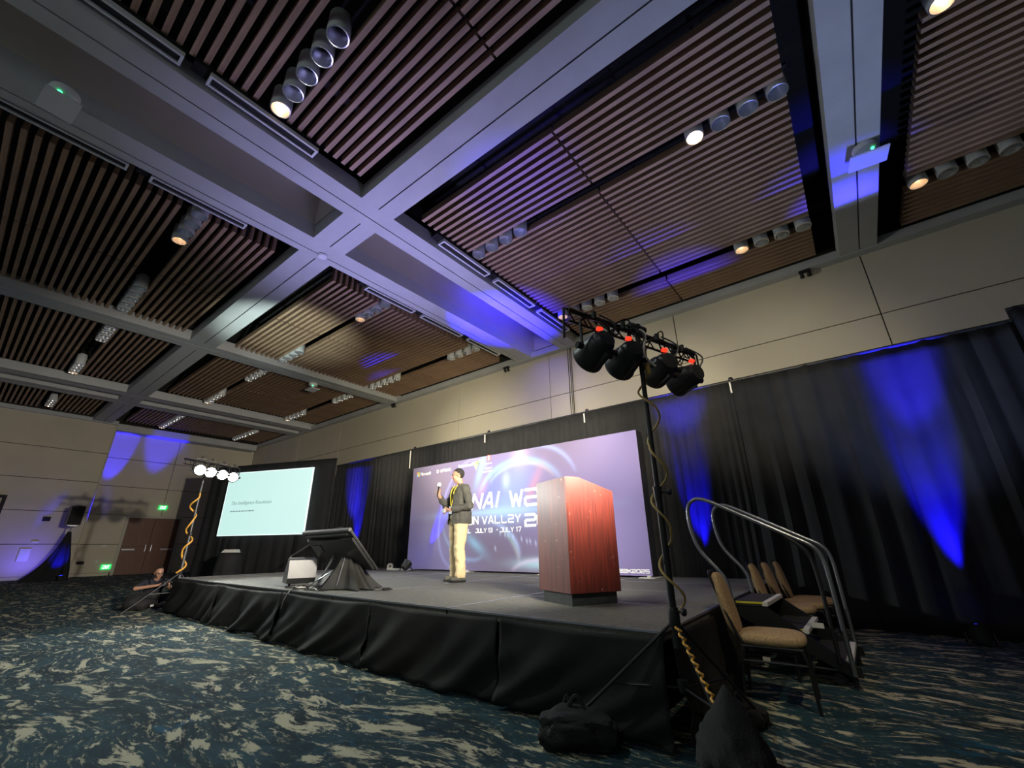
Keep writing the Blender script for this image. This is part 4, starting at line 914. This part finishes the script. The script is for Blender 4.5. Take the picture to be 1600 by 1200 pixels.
for k in range(5):
    b = MB(); b.box(-.24+.02*k, .24-.01*k, -.1, .11, .018*k, .018*k+.015); o = b.build('sheet', M_paper, t); o.rotation_euler = (0, 0, .06*k)

# loudspeaker on a clothed stand at the left wall
SX, SY = -27.5, 3.52
t = empty('loudspeaker', (SX, SY, 2.22), .0, label='black loudspeaker raised on a stand near the left wall', cat='speaker')
b = MB(); b.box(-.25, .25, -.24, .24, 0, .82, bev=.02); b.build('cabinet', M_plast, t)
b = MB(); b.box(.25, .265, -.22, .22, .03, .79, bev=.005); b.build('grille', M_slot, t)
b = MB(); b.tube([(0, -.1, .82), (0, -.1, .85), (0, .1, .85), (0, .1, .82)], .012, 6); b.build('handle', M_black, t)
t = empty('speaker_stand', (SX, SY, 0), label='tripod speaker stand under a flared black cloth at the left wall', cat='speaker stand')
b = MB(); b.tube([(0, 0, 1.7), (0, 0, 2.2)], .025); b.box(-.16, .16, -.16, .16, 2.19, 2.215); b.build('pole', M_edge, t)
for k in range(3):
    a = k*2.1+.3; b = MB(); b.tube([(0, 0, 1.0), (.55*math.cos(a), .55*math.sin(a), .02)], .015); b.build('leg', M_black, t)
b = MB(); vs = []; fs = []; nA = 48
for i in range(nA):
    a = i/nA*2*PI
    for k in range(15):
        tt = k/14; z = 1.95*(1-tt)+.01; fl = (tt**2.2); ext = 1+(1.15 if math.sin(a) < 0 else -.15)*fl*abs(math.sin(a))
        r = (.06+.42*tt+.05*tt*math.sin(a*9))*ext; vs.append((r*math.cos(a), r*math.sin(a), z))
for i in range(nA):
    for k in range(14): q = i*15+k; p = ((i+1) % nA)*15+k; fs.append((q, q+1, p+1, p))
b.add(vs, fs); b.build('cloth', M_vel, t, True)

# ------------------------------------------------------------------ people
def cap(b, p0, p1, r0, r1, n=14, sq=(1, 1)):
    p0, p1 = Vector(p0), Vector(p1); d = p1-p0; L = d.length or 1e-4; d.normalize(); a = d.orthogonal().normalized(); c = d.cross(a); rings = []
    for k in range(5): th = PI/2*(1-k/4.0); rings.append((p0-d*math.sin(th)*r0, max(1e-3, math.cos(th)*r0)))
    for k in range(5): th = PI/2*k/4.0; rings.append((p1+d*math.sin(th)*r1, max(1e-3, math.cos(th)*r1)))
    b.ring([[c0+(a*math.cos(2*PI*j/n)+c*math.sin(2*PI*j/n))*r for j in range(n)] for c0, r in rings])
def loft(b, secs, n=24, pw=.85):
    """secs: (cx,cy,cz,rx,ry[,tiltx]) horizontal super-ellipse sections"""
    rings = []
    for s in secs:
        cx, cy, cz, rx, ry = s[:5]; rings.append([Vector((cx+math.copysign(abs(math.cos(a))**pw, math.cos(a))*rx, cy+math.copysign(abs(math.sin(a))**pw, math.sin(a))*ry, cz)) for a in [2*PI*k/n for k in range(n)]])
    b.ring(rings)
def ell(b, c, r, M=None, seg=20):
    bm_ = bmesh.new(); bmesh.ops.create_uvsphere(bm_, u_segments=seg, v_segments=seg//2, radius=1)
    for v in bm_.verts: v.co = Vector((v.co.x*r[0], v.co.y*r[1], v.co.z*r[2])) 
    T = Matrix.Translation(c) @ (M or Matrix()); b.bm(bm_, T)
def remesh(b, name, material, voxel, parent=None, cut=None, disp=None, **k):
    o = b.build('tmp', material, None); md = o.modifiers.new('r', 'REMESH'); md.mode = 'VOXEL'; md.voxel_size = voxel; md.use_smooth_shade = True
    sm = o.modifiers.new('s', 'SMOOTH'); sm.iterations = 2; sm.factor = .5
    bpy.context.view_layer.update(); me = bpy.data.meshes.new_from_object(o.evaluated_get(bpy.context.evaluated_depsgraph_get())); bpy.data.objects.remove(o)
    me.name = name
    bm_ = bmesh.new(); bm_.from_mesh(me)
    if disp:
        for v in bm_.verts: v.co += v.normal*disp(v.co)
    if cut:
        bmesh.ops.delete(bm_, geom=[v for v in bm_.verts if cut(v.co)], context='VERTS')
    bm_.to_mesh(me); bm_.free()
    if not me.materials: me.materials.append(material)
    me.polygons.foreach_set('use_smooth', [True]*len(me.polygons))
    return link(name, me, parent, **k)
def head_shape(b, H):
    """head built in a local frame facing -y, centre at the ears; H places it"""
    def e(c, r, R=None): ell(b, (0, 0, 0), r, H @ Matrix.Translation(c) @ (R or Matrix())) 
    e((0, .012, .030), (.074, .095, .092)); e((0, -.028, -.035), (.060, .066, .078)); e((0, -.055, -.088), (.030, .028, .024))
    e((0, -.094, -.012), (.013, .022, .024)); e((0, -.104, -.026), (.016, .013, .011)); e((0, -.082, .030), (.048, .018, .012))
    for s in (-1, 1):
        e((s*.077, .008, -.008), (.010, .020, .032)); e((s*.038, -.066, -.022), (.024, .022, .024))
    e((0, -.084, -.052), (.026, .012, .007)); e((0, -.082, -.063), (.022, .012, .007))
def hand(b, W, fwd, pn, curl, side, s=1.0, vary=0):
    """five fingers; W wrist, fwd along the palm, pn palm normal (fingers curl towards it), side = thumb side vector"""
    W, fwd, pn, side = Vector(W), Vector(fwd).normalized(), Vector(pn).normalized(), Vector(side).normalized()
    for q in (-1, -.33, .33, 1): cap(b, W+fwd*.012*s, W+fwd*.085*s+side*q*.030*s, .019*s, .014*s, 10)
    for i, (q, L) in enumerate(((1, .075), (.35, .083), (-.3, .078), (-.95, .062))):
        p = W+fwd*.085*s+side*q*.031*s; d = fwd.copy(); a = 0; r = .0092*s
        for j, f in enumerate((.45, .32, .25)):
            a += curl*(.75 if j == 0 else 1); dd = (fwd*math.cos(a)+pn*math.sin(a)).normalized(); p2 = p+dd*L*f*s*1.0; cap(b, p, p2, r, r*.92, 10); p = p2; r *= .92
    p = W+fwd*.03*s+side*.030*s; d1 = (side*.75+fwd*.75+pn*.25).normalized(); p2 = p+d1*.042*s; cap(b, p, p2, .013*s, .011*s, 10)
    d2 = (fwd*.85+pn*(.3+curl*.4)-side*.1).normalized(); cap(b, p2, p2+d2*.034*s, .011*s, .009*s, 10)
def face_bits(parent, H, glasses=False):
    for s in (-1, 1):
        b = MB(); ell(b, (0, 0, 0), (.011, .006, .006), H @ Matrix.Translation((s*.031, -.0865, .006)), 10); b.build('eye', M_glassy, parent, True)
        b = MB(); b.tube([H @ Vector((s*.016, -.098, .028)), H @ Vector((s*.034, -.096, .034)), H @ Vector((s*.050, -.082, .027))], .0045, 6); b.build('eyebrow', M_hair, parent, True)
    b = MB(); b.tube([H @ Vector((-.022, -.089, -.056)), H @ Vector((0, -.096, -.057)), H @ Vector((.022, -.089, -.056))], .0035, 6); b.build('lips', mat('lip', (.35, .13, .10), .5), parent, True)
    if glasses:
        b = MB()
        for s in (-1, 1):
            P = [H @ Vector((s*.034+.026*math.cos(a), -.103, .004+.019*math.sin(a))) for a in [2*PI*k/12 for k in range(13)]]; b.tube(P, .003, 5)
            b.tube([H @ Vector((s*.060, -.102, .010)), H @ Vector((s*.079, .0, .012))], .003, 5)
        b.tube([H @ Vector((-.008, -.104, .010)), H @ Vector((.008, -.104, .010))], .003, 5); b.build('glasses', M_black, parent)
def hair_cap(b, H, line=.055, thick=.010):
    bm_ = bmesh.new(); bmesh.ops.create_uvsphere(bm_, u_segments=36, v_segments=24, radius=1)
    dl = []
    for v in bm_.verts:
        n = v.co.copy(); v.co = Vector((n.x*(.074+thick), n.y*(.095+thick)+.014, n.z*(.092+thick)+.034))
        lim = line if v.co.y < -.045 else (line-.055*min(1, (v.co.y+.045)/.05))
        if v.co.y > .03: lim = -.055
        if v.co.z < lim: dl.append(v)
    bmesh.ops.delete(bm_, geom=dl, context='VERTS'); b.bm(bm_, H)

# --- speaking man
man = empty('person', (-5.30, 5.30, HS), -math.radians(16), label='person in dark jacket and khaki trousers speaking into a microphone', cat='person')
Hm = Matrix.Translation((.0, -.035, 1.665)) @ Matrix.Rotation(-math.radians(32), 4, 'Z') @ Matrix.Rotation(math.radians(8), 4, 'X')
b = MB(); head_shape(b, Hm); cap(b, (0, .02, 1.42), (0, -.005, 1.60), .062, .055)
loft(b, [(0, .0, .90, .15, .10), (0, 0, 1.0, .155, .105), (0, 0, 1.15, .14, .10), (0, .0, 1.32, .165, .11), (0, .01, 1.43, .15, .09), (0, .01, 1.48, .07, .06)])
RW = Vector((-.185, -.285, 1.33)); LW = Vector((.09, -.235, 1.085)); RE = Vector((-.285, -.07, 1.14)); LE = Vector((.30, .035, 1.14))
cap(b, (-.19, .01, 1.44), RE, .05, .042); cap(b, RE, RW, .040, .028); cap(b, (.19, .01, 1.44), LE, .05, .042); cap(b, LE, LW, .040, .028)
hand(b, RW, (.10, -.25, .9), (.85, -.1, .2), 1.15, (.15, -.9, -.2)); hand(b, LW, (-.9, -.35, -.05), (0, .3, -1), .75, (-.2, -.2, .9))
for s, dx in ((-1, -.10), (1, .10)):
    sy = -s*.03; cap(b, (dx, 0, .92), (dx*1.3, sy-.01, .50), .072, .052); cap(b, (dx*1.3, sy-.01, .50), (dx*1.46, sy+.02, .09), .05, .035); cap(b, (dx*1.46, sy+.03, .05), (dx*1.5, sy-.13, .035), .036, .028)
body = remesh(b, 'body', M_skin, .0085, man)
face_bits(man, Hm)
b = MB(); hair_cap(b, Hm, .078, .005); o = b.build('hair', M_hair, man, True); o.modifiers.new('t', 'SOLIDIFY').thickness = .006
fold = lambda v: .006*noise.noise(v*9)+.004*noise.noise(v*Vector((18, 18, 7)) if False else v*20)
b = MB()
for s in (-1, 1):
    dx = s*.108
    sy = -s*.03; loft(b, [(dx*.9, 0, .93, .105, .125), (dx, sy*.3, .82, .100, .112), (dx*1.2, sy-.01, .50, .080, .090), (dx*1.35, sy+.01, .25, .072, .082), (dx*1.35, sy+.01, .05, .070, .086)])
loft(b, [(0, 0, .86, .175, .122), (0, 0, .93, .178, .125), (0, 0, 1.04, .165, .118)])
remesh(b, 'trousers', M_khaki, .012, man, cut=lambda v: v.z < .066 or v.z > 1.03, disp=lambda v: .014*noise.noise(Vector((v.x*6, v.y*6, v.z*12)))+.009*noise.noise(v*20))
b = MB(); loft(b, [(0, -.005, .96, .150, .118), (0, 0, 1.15, .15, .118), (0, 0, 1.35, .172, .122), (0, .01, 1.46, .12, .085), (0, .01, 1.50, .07, .068)]); remesh(b, 'shirt', M_shirt, .012, man, cut=lambda v: v.z < .965 or v.z > 1.492)
b = MB(); loft(b, [(0, .02, .82, .222, .180), (0, .02, .95, .218, .178), (0, .02, 1.15, .205, .165), (0, .01, 1.34, .222, .155), (0, .015, 1.44, .195, .115), (0, .015, 1.50, .085, .082), (0, .01, 1.545, .075, .075)])
cap(b, (-.195, .01, 1.43), RE, .072, .064); cap(b, RE, RE.lerp(RW, .93), .062, .046); cap(b, (.195, .01, 1.43), LE, .074, .066); cap(b, LE, LE.lerp(LW, .90), .064, .048)
rcut = RE.lerp(RW, .90); lcut = LE.lerp(LW, .86)
def jcut(v):
    if v.z < .865 or v.z > 1.535: return True
    if (v-rcut).dot((RW-RE).normalized()) > 0 and (v-rcut).length < .09: return True
    if (v-lcut).dot((LW-LE).normalized()) > 0 and (v-lcut).length < .09: return True
    front = v.y < -.02 and (v.x > -.07-.04*(1.5-v.z)) and (v.x < .045+.03*(1.5-v.z))
    return front and v.y > -.30 and not ((v-LW).length < .16 and v.x > .03)
o = remesh(b, 'jacket', M_jacket, .011, man, cut=jcut, disp=lambda v: .018*noise.noise(Vector((v.x*7+v.z*4, v.y*7, v.z*9)))+.012*noise.noise(v*19)); o.modifiers.new('t', 'SOLIDIFY').thickness = .007
for s in (-1, 1):
    b = MB(); dx = s*.146; sy = -s*.03; loft(b, [(dx, sy-.035, .006, .050, .150), (dx, sy-.035, .03, .052, .152)], pw=.75); o = b.build('shoe_sole', M_slot, man, True)
    b = MB(); cap(b, (dx, sy+.06, .05), (dx*1.05, sy-.12, .045), .048, .040); cap(b, (dx, sy+.05, .07), (dx, sy+.03, .10), .048, .044); remesh(b, 'shoe', M_shoe, .010, man, cut=lambda v: v.z < .015)
b = MB(); b.tube(bezpath([(-.055, -.06, 1.50), (-.06, -.125, 1.40), (-.035, -.142, 1.25), (-.005, -.145, 1.15)], 6), .007, 6); b.tube(bezpath([(.05, -.06, 1.50), (.045, -.125, 1.40), (.03, -.142, 1.25), (.0, -.147, 1.15)], 6), .007, 6); b.build('lanyard', M_lany, man, True)
b = MB(); b.box(-.05, .05, -.160, -.153, 1.03, 1.15, bev=.002); b.build('badge', M_text, man)
grip = RW+Vector((.075, -.085, .075)); mic = empty('microphone', (0, 0, 0), label='handheld microphone with pale round head held at the chin', cat='microphone')
mdir = Vector((.35, -.05, .95)).normalized(); Mw = Matrix.Translation(man.location) @ Matrix.Rotation(-math.radians(16), 4, 'Z')
Mmic = Mw @ Matrix.Translation(RW+Vector((.045, -.055, -.0))) @ mdir.to_track_quat('Z', 'Y').to_matrix().to_4x4()
b = MB(); b.lathe([(.010, -.03), (.011, .02), (.014, .13), (.018, .155)], 14, Mmic); b.build('handle', M_plast, mic, True)
b = MB(); b.lathe([(.018, .155), (.030, .165), (.032, .19), (.026, .212), (.004, .222)], 16, Mmic); b.build('mic_head', M_text, mic, True)
b = MB(); b.box(-.06, .05, -.012, .0, -.028, .03, Mw @ Matrix.Translation((.0, -.275, 1.075))); b.build('slide_clicker', M_paper, None, label='small pale clicker held low in the speaking man\'s left hand', cat='remote')

# --- seated photographer
ph = empty('person', (-12.70, 3.28, 0), math.radians(84), label='person in dark clothes and glasses sitting on the carpet holding a camera', cat='person')
Hp = Matrix.Translation((.0, -.12, .665)) @ Matrix.Rotation(math.radians(6), 4, 'Z') @ Matrix.Rotation(math.radians(18), 4, 'X')
b = MB(); head_shape(b, Hp); cap(b, (0, .0, .46), (0, -.09, .60), .06, .055)
loft(b, [(0, .12, .02, .16, .12), (0, .12, .14, .165, .12), (0, .08, .30, .15, .11), (0, .02, .44, .165, .10), (0, .0, .50, .13, .08), (0, -.02, .54, .06, .05)])
pRE, pRW, pLE, pLW = Vector((-.34, -.12, .37)), Vector((-.02, -.33, .42)), Vector((.30, -.10, .34)), Vector((.13, -.36, .42))
cap(b, (-.18, .01, .48), pRE, .05, .042); cap(b, pRE, pRW, .04, .028); cap(b, (.18, .01, .48), pLE, .05, .042); cap(b, pLE, pLW, .04, .028)
hand(b, pRW, (.75, -.45, .25), (.3, .6, -.3), .8, (0, .2, 1)); hand(b, pLW, (.3, -.8, .1), (-.4, .1, .8), .6, (-.8, 0, .3))
kR, kL = Vector((-.40, -.30, .20)), Vector((.34, -.36, .26))
for s, kk, ft in ((-1, kR, Vector((-.10, -.46, .07))), (1, kL, Vector((.16, -.55, .06)))):
    cap(b, (s*.10, .10, .11), kk, .085, .06); cap(b, kk, ft, .055, .04); cap(b, ft, ft+Vector((-s*.10, -.08, -.02)), .036, .028)
remesh(b, 'body', M_skin, .0095, ph); face_bits(ph, Hp, True)
b = MB(); loft(b, [(0, .12, .06, .18, .14), (0, .12, .14, .185, .14), (0, .08, .30, .17, .13), (0, .02, .44, .185, .12), (0, .0, .51, .14, .095), (0, -.02, .56, .07, .065)])
cap(b, (-.18, .01, .48), Vector((-.18, .01, .48)).lerp(pRE, .75), .066, .060); cap(b, (.18, .01, .48), Vector((.18, .01, .48)).lerp(pLE, .75), .066, .060)
remesh(b, 'shirt', M_navy, .012, ph, cut=lambda v: v.z > .545 or v.z < .02, disp=lambda v: .008*noise.noise(v*9))
b = MB(); loft(b, [(0, .12, .0, .19, .15), (0, .12, .12, .19, .15), (0, .1, .18, .16, .13)])
for s, kk, ft in ((-1, kR, Vector((-.12, -.44, .08))), (1, kL, Vector((.18, -.50, .09)))):
    cap(b, (s*.10, .10, .12), kk, .105, .085); cap(b, kk, ft, .08, .06)
remesh(b, 'trousers', M_blackcl, .014, ph, cut=lambda v: v.z < .004, disp=lambda v: .012*noise.noise(v*9))
for s, ft in ((-1, Vector((-.10, -.46, .07))), (1, Vector((.16, -.55, .06)))):
    b = MB(); cap(b, ft+Vector((0, .02, 0)), ft+Vector((-s*.12, -.09, -.015)), .052, .042); remesh(b, 'shoe', M_shoe, .012, ph)
b = MB(); hair_cap(b, Hp, .105, .006); o = b.build('hair', M_hair, ph, True)
Mp = Matrix.Translation(ph.location) @ Matrix.Rotation(math.radians(84), 4, 'Z') @ Matrix.Translation((.13, -.45, .46)) @ Matrix.Rotation(.5, 4, 'Z')
cm = empty('photo_camera', (0, 0, 0), label='silver and black camera held by the seated person', cat='camera')
b = MB(); b.box(-.075, .075, -.025, .03, -.045, .045, Mp, bev=.006); b.box(-.025, .025, -.02, .025, .045, .07, Mp, bev=.006); b.build('camera_body', M_tvedge, cm)
b = MB(); b.lathe([(.032, .0), (.036, .02), (.036, .07), (.03, .075)], 18, Mp @ Matrix.Translation((.06, 0, 0)) @ Matrix.Rotation(PI/2, 4, 'Y')); b.build('lens_barrel', M_plast, cm, True)
b = MB(); b.tube(bezpath([Mw_ for Mw_ in [Mp @ Vector((-.075, 0, .03)), Mp @ Vector((-.16, .12, .02)), Mp @ Vector((-.12, .30, .14)), Mp @ Vector((-.02, .28, .13))]], 6), .008, 6); b.build('neck_strap', M_slot, cm, True)
# backpack on the carpet in front of the seated person
bp = empty('backpack', (-12.05, 2.93, 0), .9, label='black backpack lying on the carpet in front of the seated person', cat='bag')
b = MB(); ell(b, (0, 0, .15), (.24, .38, .17)); ell(b, (.08, .14, .24), (.17, .20, .13)); ell(b, (.12, -.16, .12), (.14, .16, .12)); remesh(b, 'bag_body', M_blackcl, .015, bp, cut=lambda v: v.z < .002, disp=lambda v: .02*noise.noise(v*7))
b = MB(); b.tube(bezpath([(.20, -.2, .14), (.32, -.05, .12), (.24, .15, .17)], 6), .012, 6); b.build('strap', M_slot, bp, True)
b = MB(); b.box(.255, .27, -.12, .0, .06, .10, bev=.004); b.build('bag_label', M_paper, bp)
